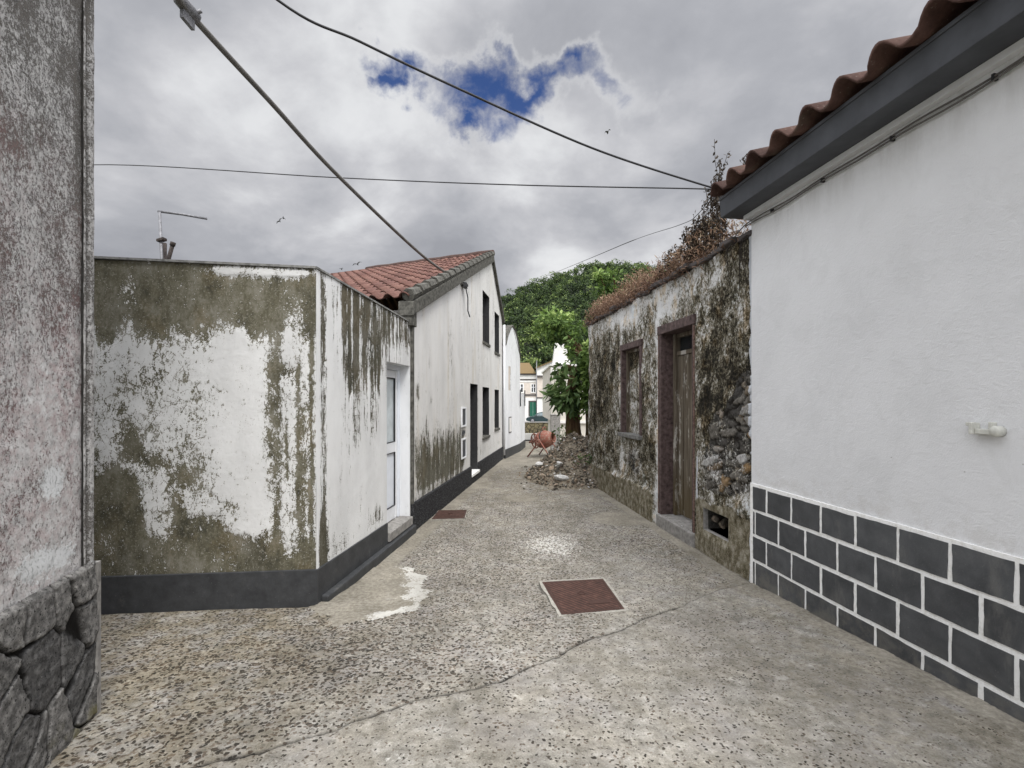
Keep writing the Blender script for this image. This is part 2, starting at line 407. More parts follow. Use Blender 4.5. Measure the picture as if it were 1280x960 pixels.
def mat_tile(name, cols, cell=(.22,.36), moss=.3):
    t = NT(name); rnd = t.attr('tile')
    c = t.ramp(rnd, [(i/(len(cols)-1), k) for i, k in enumerate(cols)])
    n = t.noise(26, 6, .7)
    c = t.mix(.8, c, t.ramp(n, [(.3, .6), (.7, 1.25)]), 'MULTIPLY')
    c = t.mix(t.step(t.noise(6, 6, .68), .52, .7, 0., moss), c, (.09,.075,.055))
    c = t.mix(t.step(t.noise(40, 5, .7), .62, .70, 0., .5), c, (.34,.31,.26))
    return t.out(c, .85, t.bump(n, .35, .006), spec=.25)
M['tile_red'] = mat_tile('red_clay_tile', [(.105,.052,.042), (.14,.068,.054), (.175,.093,.073), (.125,.062,.052)], moss=.45)
M['tile_dark'] = mat_tile('weathered_clay_tile', [(.060,.034,.028), (.085,.046,.037), (.12,.068,.054)], moss=.6)
M['tile_moss'] = mat_tile('mossy_clay_tile', [(.16,.11,.05), (.20,.15,.06), (.22,.14,.07)], moss=.6)

M['fascia'] = simple('charcoal_painted_concrete', (.060,.064,.072), .6, .22, 6, bump=.2, spec=.35)
M['white_paint'] = simple('white_gloss_paint', (.72,.73,.75), .45, .06, 12, bump=.05, spec=.4)
M['off_white'] = simple('weathered_white_plastic', (.55,.55,.50), .55, .15, 40, bump=.1)
M['alu'] = simple('white_aluminium', (.70,.73,.78), .35, .05, 10, bump=.03, spec=.45)
M['cement'] = simple('grey_cement', (.25,.24,.225), .92, .35, 22, bump=.6, spec=.1)
M['coping'] = simple('stained_cement_coping', (.16,.158,.15), .92, .5, 24, bump=.6, spec=.1)
M['verge'] = simple('lichen_grey_mortar', (.085,.083,.076), .95, .6, 22, bump=.9, spec=.1, c2=(.17,.165,.145))
M['basalt'] = simple('dark_basalt_frame', (.060,.040,.038), .85, .45, 20, bump=.7, c2=(.135,.095,.088))
M['rustline'] = simple('red_brown_paint', (.12,.062,.050), .85, .5, 40, bump=.6, c2=(.25,.17,.14))
M['dark'] = simple('dark_interior', (.012,.012,.013), .9, .3)
M['frame_dark'] = simple('dark_window_frame', (.03,.03,.031), .5, .3, 20)
M['wire'] = simple('black_cable_sheath', (.030,.030,.032), .6, .2, 6, bump=0.)
M['wire_grey'] = simple('grey_cable_sheath', (.13,.124,.115), .7, .25, 9, bump=0.)
M['metal'] = simple('dull_galvanised_steel', (.19,.19,.20), .5, .3, 40, metal=.3)
M['iron'] = simple('rusty_iron', (.05,.04,.036), .8, .5, 60)
M['gloss'] = simple('clear_tail_glass', (.3,.03,.03), .2, .1)
M['rubber'] = simple('black_rubber', (.02,.02,.02), .8, .2)
M['green_door'] = simple('green_door_paint', (.012,.10,.062), .5, .2)
M['cream'] = simple('cream_render', (.56,.53,.47), .9, .14, 3, bump=.1)
M['pink'] = simple('pale_pink_render', (.56,.50,.44), .9, .12, 3, bump=.1)
M['white_far'] = simple('white_far_render', (.70,.69,.66), .9, .12, 3, bump=.1)
M['trim_dark'] = simple('dark_stone_trim', (.075,.066,.064), .85, .3, 6)

def mat_rust():
    t = NT('rusty_cast_iron'); n = t.noise(14, 7, .7)
    c = t.ramp(n, [(.3, (.026,.016,.013)), (.52, (.050,.027,.021)), (.75, (.088,.050,.040))])
    w = t.node('ShaderNodeTexWave', wave_type='BANDS', bands_direction='DIAGONAL'); w.inputs['Scale'].default_value = 13
    t.set(w.inputs['Vector'], t.co)
    h = t.math('MULTIPLY', t.step(w.outputs['Fac'], .3, .7), t.attr('rib'))
    c = t.mix(t.math('MULTIPLY', h, .8), c, t.mix(1., c, (2.0,1.8,1.75), 'MULTIPLY'))
    c = t.mix(t.math('MULTIPLY', t.math('SUBTRACT', 1., t.attr('rib')), .5), c, (.085,.046,.037))
    return t.out(c, .75, t.bump(t.mad(h, 1., n), .5, .006), .25, .3)
M['rust'] = mat_rust()
def mat_orange():
    t = NT('cement_spattered_orange_paint'); n = t.noise(16, 6, .7)
    c = t.mix(t.step(n, .5, .62), (.21,.075,.052), (.24,.175,.135))
    return t.out(c, .6, t.bump(n, .4, .006), spec=.3)
M['orange'] = mat_orange()
def mat_wood():
    t = NT('weathered_door_planks'); g = t.noise(30, 7, .7, t.mapv((1,1,.05))); p = t.noise(6, 6, .7, t.mapv((1,1,.35)))
    c = t.ramp(g, [(.3, (.040,.031,.022)), (.5, (.115,.095,.070)), (.7, (.20,.175,.14))])
    c = t.mix(t.step(p, .56, .64), c, (.42,.40,.36)) 
    z = t.node('ShaderNodeSeparateXYZ'); t.set(z.inputs[0], t.co)
    c = t.mix(t.step(z.outputs[2], .9, .25, 0., .55), c, (.085,.062,.026))
    return t.out(c, .9, t.bump(g, .7, .006), spec=.15)
M['wood'] = mat_wood()
def mat_glass(name, c, rough=.12):
    t = NT(name); n = t.noise(4, 5, .6)
    return t.out(t.ramp(n, [(.35, tuple(x*.6 for x in c)), (.7, c)]), rough, t.bump(t.noise(3, 2), .03, .01), spec=.6)
M['glass'] = mat_glass('dark_window_glass', (.022,.026,.028))
M['glass_frost'] = mat_glass('frosted_door_glass', (.66,.72,.74), .3)
M['car_paint'] = simple('dark_teal_car_paint', (.018,.035,.038), .22, .1, 3, bump=0., spec=.6)
M['car_glass'] = mat_glass('car_window_glass', (.16,.20,.21), .1)
M['light_lens'] = simple('headlamp_lens', (.7,.7,.68), .2, .05)

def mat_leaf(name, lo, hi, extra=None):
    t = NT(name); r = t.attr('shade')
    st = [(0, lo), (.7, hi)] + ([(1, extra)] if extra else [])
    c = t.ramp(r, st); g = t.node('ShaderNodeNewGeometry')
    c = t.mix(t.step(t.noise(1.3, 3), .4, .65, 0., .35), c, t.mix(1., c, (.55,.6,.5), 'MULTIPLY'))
    p = t.node('ShaderNodeBsdfPrincipled'); tr = t.node('ShaderNodeBsdfTranslucent'); a = t.node('ShaderNodeMixShader'); o = t.node('ShaderNodeOutputMaterial')
    t.set(p.inputs['Base Color'], c); p.inputs['Roughness'].default_value = .6; p.inputs['Specular IOR Level'].default_value = .3
    t.set(tr.inputs[0], c); a.inputs[0].default_value = .25
    t.l.new(p.outputs[0], a.inputs[1]); t.l.new(tr.outputs[0], a.inputs[2]); t.l.new(a.outputs[0], o.inputs[0])
    return t.m
M['leaf_hill'] = mat_leaf('hill_tree_foliage', (.011,.021,.009), (.078,.125,.036), (.25,.32,.10))
M['leaf_bright'] = mat_leaf('bright_broad_leaf', (.032,.068,.016), (.16,.25,.055), (.36,.46,.15))
M['leaf_fig'] = mat_leaf('drooping_dark_leaf', (.026,.055,.018), (.14,.22,.07), (.34,.42,.20))
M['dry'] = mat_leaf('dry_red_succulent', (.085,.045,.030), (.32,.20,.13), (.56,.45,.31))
M['straw'] = mat_leaf('dead_weed_stem', (.028,.021,.015), (.085,.062,.042), (.19,.145,.085))
M['weed'] = mat_leaf('small_green_weed', (.02,.045,.012), (.07,.12,.03), (.13,.18,.06))
def mat_bark():
    t = NT('mossy_brown_bark'); g = t.noise(16, 7, .7, t.mapv((1,1,.15)))
    c = t.ramp(g, [(.3, (.016,.011,.008)), (.5, (.075,.045,.026)), (.7, (.14,.10,.055))])
    c = t.mix(t.step(t.noise(7, 5, .65), .5, .62, 0., .7), c, (.085,.085,.025))
    return t.out(c, .95, t.bump(g, 1., .03), spec=.1)
M['bark'] = mat_bark()
def mat_rubble():
    t = NT('broken_rubble'); r = t.attr('shade'); n = t.noise(30, 5, .7)
    c = t.ramp(r, [(0, (.05,.046,.040)), (.3, (.15,.130,.102)), (.6, (.25,.215,.165)), (.8, (.30,.22,.16)), (.9, (.40,.38,.35)), (1, (.58,.575,.56))])
    c = t.mix(.8, c, t.ramp(n, [(.3, .5), (.7, 1.4)]), 'MULTIPLY')
    return t.out(c, .95, t.bump(n, .6, .01), spec=.1)
M['rubble'] = mat_rubble()
def mat_fieldstone():
    t = NT('mossy_field_stone'); d = t.vor(2.2, 'DISTANCE_TO_EDGE'); n = t.noise(4, 6, .7)
    c = t.ramp(n, [(.3, (.04,.036,.03)), (.55, (.15,.125,.075)), (.75, (.27,.22,.11))]); c = t.mix(t.step(d, .08, .02), c, (.015,.014,.012))
    return t.out(c, .95, t.bump(d, .6, .05), spec=.1)
M['fieldstone'] = mat_fieldstone()
M['soil'] = simple('earth_and_grass', (.075,.085,.04), .95, .5, .8, bump=.5)
M['bird'] = simple('grey_gull_plumage', (.12,.12,.13), .8, .3)
M['hill_soil'] = simple('dark_forest_floor', (.016,.022,.010), .95, .4, .2)  # very dark mottled green-brown ground colour under the wood
# ------------------------------------------------------------------ terrain and paving
def gz(Y):
    Y = np.asarray(Y, float)
    near = np.where(Y < 4.3, .062*(4.3-np.maximum(Y, .5)), 0.)
    near = near*sstep(4.4, 3.9, Y)*1. + 0
    far = -(np.clip(Y-17.5, 0, 40))*.056
    return near+far

def polyline_dist(X, Y, pts):
    d = np.full(X.shape, 9.)
    for (x0, y0), (x1, y1) in zip(pts, pts[1:]):
        dx, dy = x1-x0, y1-y0; t = np.clip(((X-x0)*dx+(Y-y0)*dy)/(dx*dx+dy*dy), 0, 1)
        d = np.minimum(d, np.hypot(X-x0-t*dx, Y-y0-t*dy))
    return d
def gp(x, y):
    Y = F*EYE/(y-500.)
    for _ in range(6): Y = F*(EYE-float(gz(Y)))/(y-500.)
    return ((x-640)/F*Y, Y)

def build_pavement():
    xs = np.concatenate([np.arange(-6, -3.4, .2), np.arange(-3.4, 2.7, .02), np.arange(2.7, 6, .2)])
    ys = np.concatenate([np.arange(-5, 1.5, .25), np.arange(1.5, 5.6, .018), np.arange(5.6, 10, .04), np.arange(10, 21.6, .12)])
    X, Y = np.meshgrid(xs, ys)
    wx = X+.05*(fbm(X*6, Y*6, 3)-.5); wy = Y+.09*(fbm(X*5, Y*5, 4)-.5)
    line = [gp(*p) for p in ((962,722),(900,737),(845,762),(800,776),(770,790),(735,800),(700,822),(660,836),(620,856),(560,868),(495,886),(430,908),(330,936),(230,962),(140,1000))]
    d = polyline_dist(wx, wy, line)
    fade = sstep(2.1, 1.2, X)
    crack = sstep(.011, .004, d-.005*(fbm(X*9, Y*9, 6)-.3))*np.where(X > 1.3, .45, .95)
    # which side of the crack: the near slab is smoother, with sparse stones
    lx = np.array([p[0] for p in line])[::-1]; ly = np.array([p[1] for p in line])[::-1]
    side = Y-np.interp(X, lx, ly)                     # >0 beyond the crack
    near = sstep(.05, -.05, side)
    wear = .74-.42*near-.12*sstep(5.5, 9, Y)
    wear += .35*(fbm(X*1.3, Y*1.3, 8)-.5)
    wear -= .35*sstep(.4, .9, X)*sstep(6, 4, Y)*(1-near)*.6
    wear += .16*np.exp(-((X+1.0)**2/.6+(Y-3.0)**2/.35))
    def blob(px, py, rx, ry, p=1.):
        cx, cy = gp(px, py); q = ((X-cx)/rx)**2+((Y-cy)/ry)**2
        return np.exp(-q*p)
    pale = .50*blob(690, 680, .58, .82)+.6*blob(613, 886, .012, .012)+.34*blob(497, 948, .12, .12)+.36*blob(430, 905, .1, .05)
    warm = np.zeros_like(X)
    cx, cy = gp(468, 742); q = np.hypot((X-cx)/.46, (Y-cy)/.62)+.75*(fbm(X*3.2, Y*3.2, 12)-.5)+.25*(fbm(X*11, Y*11, 14)-.5)
    patch = sstep(1.0, .86, q)
    warm = np.maximum(warm, patch*.85)
    pale += .66*sstep(.52, .86, q+.6*(fbm(X*5, Y*5, 18)-.5))*sstep(1.04, .93, q)*sstep(cx-.05, cx+.25, X+.4*(fbm(X*4, Y*4, 13)-.5))+.5*np.exp(-((np.abs(q-.62))/.12)**2)*sstep(cy-.1, cy+.2, Y)*.0
    warm = np.maximum(warm, .85*blob(775, 648, .55, .5)); warm = np.maximum(warm, .7*blob(650, 623, .5, .45)); warm = np.maximum(warm, .66*blob(600, 606, .4, .9))
    warm = np.maximum(warm, .52*sstep(9.3, 12, Y))
    # beige strips of mortar along the wall feet
    rwx = 2.635-.1183*Y; warm = np.maximum(warm, .62*sstep(.30, .12, rwx-X)); warm = np.maximum(warm, .56*sstep(.5, .2, X+1.97-.123*Y)*sstep(3.9, 4.4, Y))
    warm = np.maximum(warm, .47*sstep(.75, .3, np.abs(rwx-.45-X-.1))*sstep(4, 3, Y))
    moss = .35+.75*np.clip(sstep(.9, -.6, X+1.4)*sstep(4.4, 3.6, Y)+.8*sstep(.9, .2, rwx-X)*sstep(8, 5, Y)*.5, 0, 1)+.3*sstep(6, 9, Y)
    ring = np.exp(-((q-1.04)/.035)**2)*sstep(.1, .3, patch+.5)*.25*sstep(cy+.1, cy-.2, Y)
    crack = np.maximum(crack, ring*sstep(.42, .6, fbm(X*11, Y*11, 5)))
    foot = np.maximum(sstep(.035, .005, np.abs(rwx-X)), 0)*.55*(fbm(X*7, Y*7, 15) > .45)
    foot2 = sstep(.05, .01, np.abs(Y-(3.71+.0984*(X+1.515))))*(X < -1.5)*.8
    crack = np.maximum(np.maximum(crack, foot), foot2)
    Z = gz(Y)+.016*(fbm(X*1.6, Y*1.6, 21)-.5)+.006*(fbm(X*14, Y*14, 22)-.5)-.012*crack+.012*patch+.008*near
    Z += .09*sstep(-1.2, -3.2, X)*0
    v = np.stack([X, Y, Z], -1).reshape(-1, 3); n = len(xs); m = len(ys)
    i, j = np.meshgrid(np.arange(n-1), np.arange(m-1)); a = (j*n+i).ravel()
    # cut out the two manholes' seats a little by lowering them
    o = mesh_obj('pavement', v, np.stack([a, a+1, a+n+1, a+n], -1), M['pave'], None, True,
                 dict(wear=wear, pale=pale, warm=warm, moss=moss, crack=crack))
    tag(o, kind='structure'); return o
build_pavement()

def build_ground():
    xs = np.array([-1500,-700,-300,-120,-60,-30,-12,-6,0,6,12,30,60,120,300,700,1500.])
    ys = np.array([-1500,-500,-100,-20,0,4.3,10,17.5,20,25,30,40,50,57.5,70,100,300,900,2500.])
    X, Y = np.meshgrid(xs, ys); Z = gz(Y)-.06
    Z = np.where(Y < 4.3, -.06, Z)
    n = len(xs); i, j = np.meshgrid(np.arange(n-1), np.arange(len(ys)-1)); a = (j*n+i).ravel()
    tag(mesh_obj('ground', np.stack([X, Y, Z], -1).reshape(-1, 3), np.stack([a, a+1, a+n+1, a+n], -1), M['soil'], None, False), kind='structure')
    m = MB(); m.add([(-9,19.6,gz(19.6)-.02),(9,19.6,gz(19.6)-.02),(9,21.4,gz(21.4)-.02),(-9,21.4,gz(21.4)-.02)], [(0,1,2,3)])
    m.add([(-40,54,-2.0),(40,54,-2.0),(40,57,-1.24),(-40,57,-1.24)], [(0,1,2,3)])
    m.add([(-40,57,-1.24),(40,57,-1.24),(40,64,-1.22),(-40,64,-1.22)], [(0,1,2,3)])
    tag(m.build('road', M['cement']), kind='structure')
build_ground()

# ------------------------------------------------------------------ new white house on the right
rx = lambda Y: 2.635-.1183*Y
WR = Wall((rx(4.27), 4.27), (rx(-3.), -3.))
if WR.n[0] > 0: WR.n = -WR.n
rh = thing('white_house', (rx(2.), 2., 0), 'freshly painted white house with dark block skirting and charcoal eave', 'house')
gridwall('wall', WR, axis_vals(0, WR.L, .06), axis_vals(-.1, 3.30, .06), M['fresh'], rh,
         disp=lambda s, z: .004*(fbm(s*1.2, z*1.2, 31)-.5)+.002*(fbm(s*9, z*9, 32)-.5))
b = MB(); b.wbox(WR, 0, WR.L, -.1, 3.28, -4.5, -.03); b.build('rear_walls', M['white2'], rh)
def jit(a): return random.uniform(-a, a)
base = MB(); base.wbox(WR, .0, WR.L, -.08, .885, -.02, .012); basep = base.build('skirting', M['joint'], rh)
blk = MB(); rows = [(.872, .655), (.652, .435), (.432, .215), (.212, -.08)]
for r, (zt, zb) in enumerate(rows):
    s0 = WR.sY(4.043) + (.15 if r % 2 else 0)
    k = -2
    while True:
        a = s0+.302*k; e = a+.302; k += 1
        a2 = max(a, .035); e2 = e
        if a > 6.9: break
        if e2-a2 < .04: continue
        g = .0125+jit(.002)
        zj = [zt-g+jit(.003), zt-g+jit(.003)]; zk = [zb+g+jit(.003), zb+g+jit(.003)]
        A = [(a2+g+jit(.003), zk[0]), (e2-g+jit(.003), zk[1]), (e2-g+jit(.003), zj[1]), (a2+g+jit(.003), zj[0])]
        # wobbly hand painted outline
        out = []
        for (p, q) in zip(A, A[1:]+A[:1]):
            for t in range(6):
                f_ = t/6; out.append((p[0]+(q[0]-p[0])*f_+(jit(.0022) if t else 0), p[1]+(q[1]-p[1])*f_+(jit(.0022) if t else 0)))
        vs = [WR.pt(s, z, .0165) for s, z in out]+[WR.pt(s, z, .008) for s, z in out]; N = len(out)
        f0 = list(range(N)); n_ = Vector(WR.pt(0,0,1))-Vector(WR.pt(0,0,0))
        c_ = (Vector(vs[6])-Vector(vs[0])).cross(Vector(vs[12])-Vector(vs[6]))
        fl = c_.dot(n_) < 0
        fs = [f0[::-1] if fl else f0]+[((i, (i+1) % N, N+(i+1) % N, N+i) if fl else (i, N+i, N+(i+1) % N, (i+1) % N)) for i in range(N)]
        blk.add(vs, fs); blk.at.setdefault('tile', []).extend([random.random()]*len(vs))
blk.build('painted_blocks', M['block'], basep)
e = MB(); e.wbox(WR, -.05, WR.L, 3.235, 3.272, -.02, .045); e.build('cornice', M['white_paint'], rh)
e = MB()
e.hexa([WR.pt(s, z, d) for s, z, d in ((-.13,3.274,-.1),(WR.L,3.274,-.1),(WR.L,3.274,.217),(-.13,3.274,.217),(-.13,3.50,-.1),(WR.L,3.50,-.1),(WR.L,3.452,.224),(-.13,3.452,.224))])
e.wbox(WR, -.131, WR.L, 3.430, 3.455, .20, .232)
e.build('fascia', M['fascia'], rh, bevel=.004)

def roman_profile(u):
    u = u % 1.
    return np.where(u < .62, .078*np.sin(np.pi*np.clip(u/.62, 0, 1))**.85, -.006-.012*np.sin(np.pi*np.clip((u-.62)/.38, 0, 1)))
def tile_roof(name, o, u, v, L, V, pitch, course, mat, parent, thick=.016, amp=1., lift=.022, npp=12):
    """o: eave start; u along the eave, v up the slope (unit vectors); stepped courses of roll tiles"""
    o, u, v = Vector(o), Vector(u).normalized(), Vector(v).normalized(); n = u.cross(v)
    if n.z < 0: n = -n
    ns = int(L/pitch*npp); ss = np.linspace(0, L, ns+1); prof = roman_profile(ss/pitch)*amp
    nc = int(math.ceil(V/course)); rnd = np.random.RandomState(5)
    vs = []; fs = []; tl = []
    tid = np.floor(ss/pitch).astype(int)
    for c in range(nc):
        v0 = c*course-.03; v1 = min((c+1)*course, V)
        tr = rnd.rand(tid.max()+2); slip = rnd.uniform(-.012, .012, tid.max()+2)
        b0 = len(vs)
        for (vv, h, top) in ((v0, lift-thick, 0), (v0, lift, 1), (v1, 0.002, 1)):
            for k in range(ns+1):
                sl = slip[tid[k]] if vv == v0 else 0
                vs.append(tuple(o+u*ss[k]+v*(vv+sl)+n*(prof[k]+h))); tl.append(tr[tid[k]])
        # underside
        for k in range(ns+1): vs.append(tuple(o+u*ss[k]+v*v1+n*(prof[k]-thick-.004))); tl.append(tr[tid[k]])
        m = ns+1
        for k in range(ns):
            fs += [(b0+k, b0+k+1, b0+m+k+1, b0+m+k), (b0+m+k, b0+m+k+1, b0+2*m+k+1, b0+2*m+k)]
            if c == 0: fs.append((b0+3*m+k, b0+3*m+k+1, b0+k+1, b0+k))
    return mesh_obj(name, vs, fs, mat, parent, False if amp > 1.5 else True, dict(tile=tl))
ue = Vector((WR.u[0], WR.u[1], 0)); ve = Vector((-WR.n[0]*math.cos(R(17)), -WR.n[1]*math.cos(R(17)), math.sin(R(17))))
tile_roof('roof_tiles', Vector(WR.pt(-.14, 3.468, .285)), ue, ve, WR.L+.1, 4.2, .283, .40, M['tile_dark'], rh, thick=.02)

# cable clipped under the eave
c = MB()
for k, dz in enumerate((0, -.022)):
    pts = [Vector(WR.pt(s, 3.205+dz+.006*math.sin(s*9+k)-.010*abs(math.sin(s*2.6+k*.4)), .02)) for s in np.arange(-.05, 5.2, .08)]
    if k == 0: pts = [Vector(WR.pt(-.32, 3.06, .03)), Vector(WR.pt(-.18, 3.17, .02))]+pts
    c.tube(pts, .0055, 6)
cab = thing('wall_cable', WR.pt(2, 3.2, .02), 'thin black cable clipped along the white wall just under the charcoal eave', 'cable')
c.build('cable', M['wire_grey'], cab)
for s in np.arange(.3, 5.2, .55):
    k = MB(); k.wbox(WR, s-.006, s+.006, 3.172, 3.204, .0, .027); k.build('clip', M['wire'], cab)

# plastic bracket on the wall
sb = WR.sx(1238); zb = WR.zy(1238, 540)
br = thing('wall_bracket', WR.pt(sb, zb, 0), 'small off-white plastic pipe bracket sticking out of the white wall', 'bracket')
m = MB(); m.wbox(WR, sb-.045, sb+.035, zb-.012, zb+.014, .0, .035)
m.build('bar', M['off_white'], br, bevel=.003)
m = MB(); m.wbox(WR, sb-.062, sb-.0455, zb-.014, zb+.044, .0, .05); m.build('jaw', M['off_white'], br, bevel=.003)
m = MB(); m.wbox(WR, sb-.078, sb-.0625, zb+.028, zb+.046, .0, .048); m.build('hook', M['off_white'], br, bevel=.003)
m = MB(); m.wbox(WR, sb+.012, sb+.03, zb+.014, zb+.05, .0, .03)
m.build('jaw', M['off_white'], br, bevel=.003)
m = MB(); m.lathe(WR.pt(sb+.045, zb+.006, 0), (WR.n[0], WR.n[1], 0), [(0, .0), (0.0, .027), (.03, .027), (.042, .02), (.042, 0)], 20)
m.build('cap', M['off_white'], br)

# ------------------------------------------------------------------ ruin on the right
WU = Wall((rx(9.54)+.01, 9.54), (rx(4.255)+.01, 4.255), flip=False)
if WU.n[0] > 0: WU.n = -WU.n
ru = thing('ruined_house', (rx(7), 7, 0), 'crumbling roofless stone house with blotched black and white lime walls', 'house')
U = WU.sx
dS0, dS1 = U(824.5), U(868); dZ0, dZ1 = .155, 2.55
wS0, wS1 = U(777.5), U(800.5); wZ0, wZ1 = 1.105, 2.47
hS0, hS1 = U(879), U(910.5); hZ0, hZ1 = .245, .475
DOOR = (dS0, dS1, dZ0, dZ1); WIN = (wS0, wS1, wZ0, wZ1); HOLE = (hS0, hS1, hZ0, hZ1)
sk = axis_vals(0, WU.L, .0135, (dS0, dS1, wS0, wS1, hS0, hS1)); zk = axis_vals(-.1, 3.13, .0145, (dZ0, dZ1, wZ0, wZ1, hZ0, hZ1))
SL = WU.L
def rm_stone(s, z):
    e_ = sstep(U(870), U(886), s+.30*(fbm(z*5, s*5, 41)-.5))*sstep(.62, .8, z+.25*(fbm(s*4, z*4, 42)-.5))*sstep(1.75, 1.35, z-.9*(s-U(905))+.5*(fbm(s*5, z*5, 43)-.5))
    f_ = .75*np.exp(-(((s-U(792))/.45)**2+((z-.72)/.28)**2))
    return np.clip(e_+f_, 0, 1)
def rm_vor(s, z):
    x = s*4.6+1.3*(fbm(s*6, z*6, 44)-.5); y = z*10.5-s*1.5+1.8*(fbm(s*4, z*5, 45)-.5)
    return voronoi(x, y, 3)
def rm_cem(s, z):
    a = sstep(.62, .50, z+.16*(fbm(s*4, z*4, 46)-.5))*sstep(U(868), U(874), s)
    b_ = sstep(.42, .36, z+.10*(fbm(s*5, z*5, 47)-.5))*sstep(dS0-.1, dS0-.2, s)
    c_ = .5*sstep(.06, .02, np.abs(s-dS1-.04))*sstep(2.2, 1.2, z)
    return np.maximum(np.maximum(a, b_), c_)
def edge_fade(s, z):
    m = np.ones_like(s)
    for a, b_, c_, d in (DOOR, WIN, HOLE):
        dd = np.hypot(np.maximum(np.maximum(a-s, s-b_), 0), np.maximum(np.maximum(c_-z, z-d), 0))
        m = np.minimum(m, sstep(0.0, .07, dd))
    return m
def rdisp(s, z):
    f1, f2, cid = rm_vor(s, z); st = rm_stone(s, z); cem = rm_cem(s, z)
    d = .07*(fbm(s*1.1, z*1.1, 51)-.5)+.055*(fbm(s*7, z*5, 52, 5, .6)-.5)*(1-.6*cem)
    d += st*(-.035+.15*np.clip((f2-f1)*1.4, 0, .26)*(.2+.9*cid)+.012*(fbm(s*25, z*25, 53)-.5))
    d += .035*sstep(.45, .38, z)*sstep(dS0-.1, dS0-.2, s)
    d -= .02*sstep(SL-.05, SL, s)
    return d*edge_fade(s, z)
gridwall('wall', WU, sk, zk, M['ruin'], ru, rdisp, dict(
    pale=lambda s, z: -.05*sstep(U(800), U(760), s)+.62*sstep(2.66, 2.95, z+.3*(fbm(s*3, z*3, 61)-.5))*sstep(U(928), U(890), s)+.5*sstep(.12, .02, np.minimum(np.abs(s-dS0+.03), np.abs(s-wS0+.02)))+.5*np.exp(-(((s-(dS0+dS1)/2)/.55)**2+((z-2.72)/.12)**2))-.16*sstep(U(866), U(885), s)*sstep(1.3, 1.6, z)+.9*(fbm(s*1.7, z*1.4, 62, 4)-.5),
    stone=rm_stone, cid=lambda s, z: rm_vor(s, z)[2], joint=lambda s, z: sstep(.16, .04, rm_vor(s, z)[1]-rm_vor(s, z)[0]),
    cem=rm_cem,
    white=lambda s, z: .9*sstep(.085, .03, SL-s+.10*(fbm(z*3, s*0+1, 66)-.5))+.62*sstep(.05, .01, np.abs(s-dS1-.07))*sstep(.4, .6, z)*sstep(1.2, .9, z)),
    holes=[DOOR, WIN, HOLE], keep=lambda s, z: z < 3.09+.07*(fbm(s*2.2, s*0, 68)-.5))
# thickness of the walls and the parts behind
rb = MB()
for (a, b_, z0, z1) in ((0, wS0, -.1, 3.06), (wS1, dS0, -.1, 3.06), (dS1, SL, .6, 3.06), (wS0, wS1, -.1, wZ0), (wS0, wS1, wZ1, 3.06), (dS0, dS1, -.1, dZ0-.02), (dS0, dS1, dZ1, 3.06), (dS1, hS0, -.1, .6), (hS1, SL, -.1, .6), (hS0, hS1, -.1, hZ0), (hS0, hS1, hZ1, .6)):
    rb.wbox(WU, a, b_, z0, z1, -.55, -.055)
rb.wbox(WU, -.0, .5, -.1, 2.7, -4.6, -.56)
rb.wbox(WU, SL-.12, SL-.02, -.1, 3.0, -4.6, -.56)
rb.wbox(WU, .5, SL-.12, -.1, 3.6, -4.6, -4.1)
rb.build('rubble_core', M['verge'], ru)
def reveal(w, a, b_, z0, z1, d1, mb, t=.02):
    mb.wbox(w, a-t, a, z0-t, z1+t, -d1, -.002); mb.wbox(w, b_, b_+t, z0-t, z1+t, -d1, -.002)
    mb.wbox(w, a, b_, z1, z1+t, -d1, -.002); mb.wbox(w, a, b_, z0-t, z0, -d1, -.002)
# door
dr = MB(); dp = .185
dr.wbox(WU, dS0, dS0+.065, dZ0, dZ1-.09, -dp-.12, .012); dr.wbox(WU, dS1-.035, dS1, dZ0, dZ1-.09, -dp-.12, .012); dr.wbox(WU, dS0-.03, dS1+.03, dZ1-.09, dZ1+.02, -dp-.12, .022)
frm = dr.build('door', M['basalt'], ru, bevel=.006)
q = MB(); q.wbox(WU, dS0-.012, dS0-.001, dZ0, dZ1-.09, -.02, .018); q.wbox(WU, dS1+.001, dS1+.012, dZ0, dZ1-.1, -.02, .018); q.build('frame_edge', M['rustline'], frm)
q = MB(); q.wbox(WU, dS0+.066, dS0+.13, dZ0, dZ1-.092, -dp-.07, -dp+.035); q.wbox(WU, dS0+.13, dS1-.037, 2.185, 2.235, -dp-.07, -dp+.01); q.wbox(WU, dS0+.13, dS1-.037, dZ1-.14, dZ1-.092, -dp-.07, -dp+.01)
q.build('wood_frame', M['wood'], frm, bevel=.004)
q = MB(); nb = 6; x0, x1 = dS0+.135, dS1-.04
for k in range(nb):
    a = x0+(x1-x0)*k/nb; e_ = x0+(x1-x0)*(k+1)/nb
    q.wbox(WU, a+.002, e_-.002, dZ0+.015+random.uniform(0, .012), 2.183, -dp-.05, -dp-.012+jit(.004))
q.build('plank_leaf', M['wood'], frm, bevel=.003)
q = MB(); q.wbox(WU, dS0+.13, dS1-.037, 2.235, dZ1-.14, -dp-.045, -dp-.035); q.build('transom_pane', M['glass'], frm)
q = MB(); q.wbox(WU, dS0-.02, dS1+.02, -.08, dZ0-.003, -.3, .045); q.build('doorstep', M['cement'], ru, bevel=.015)
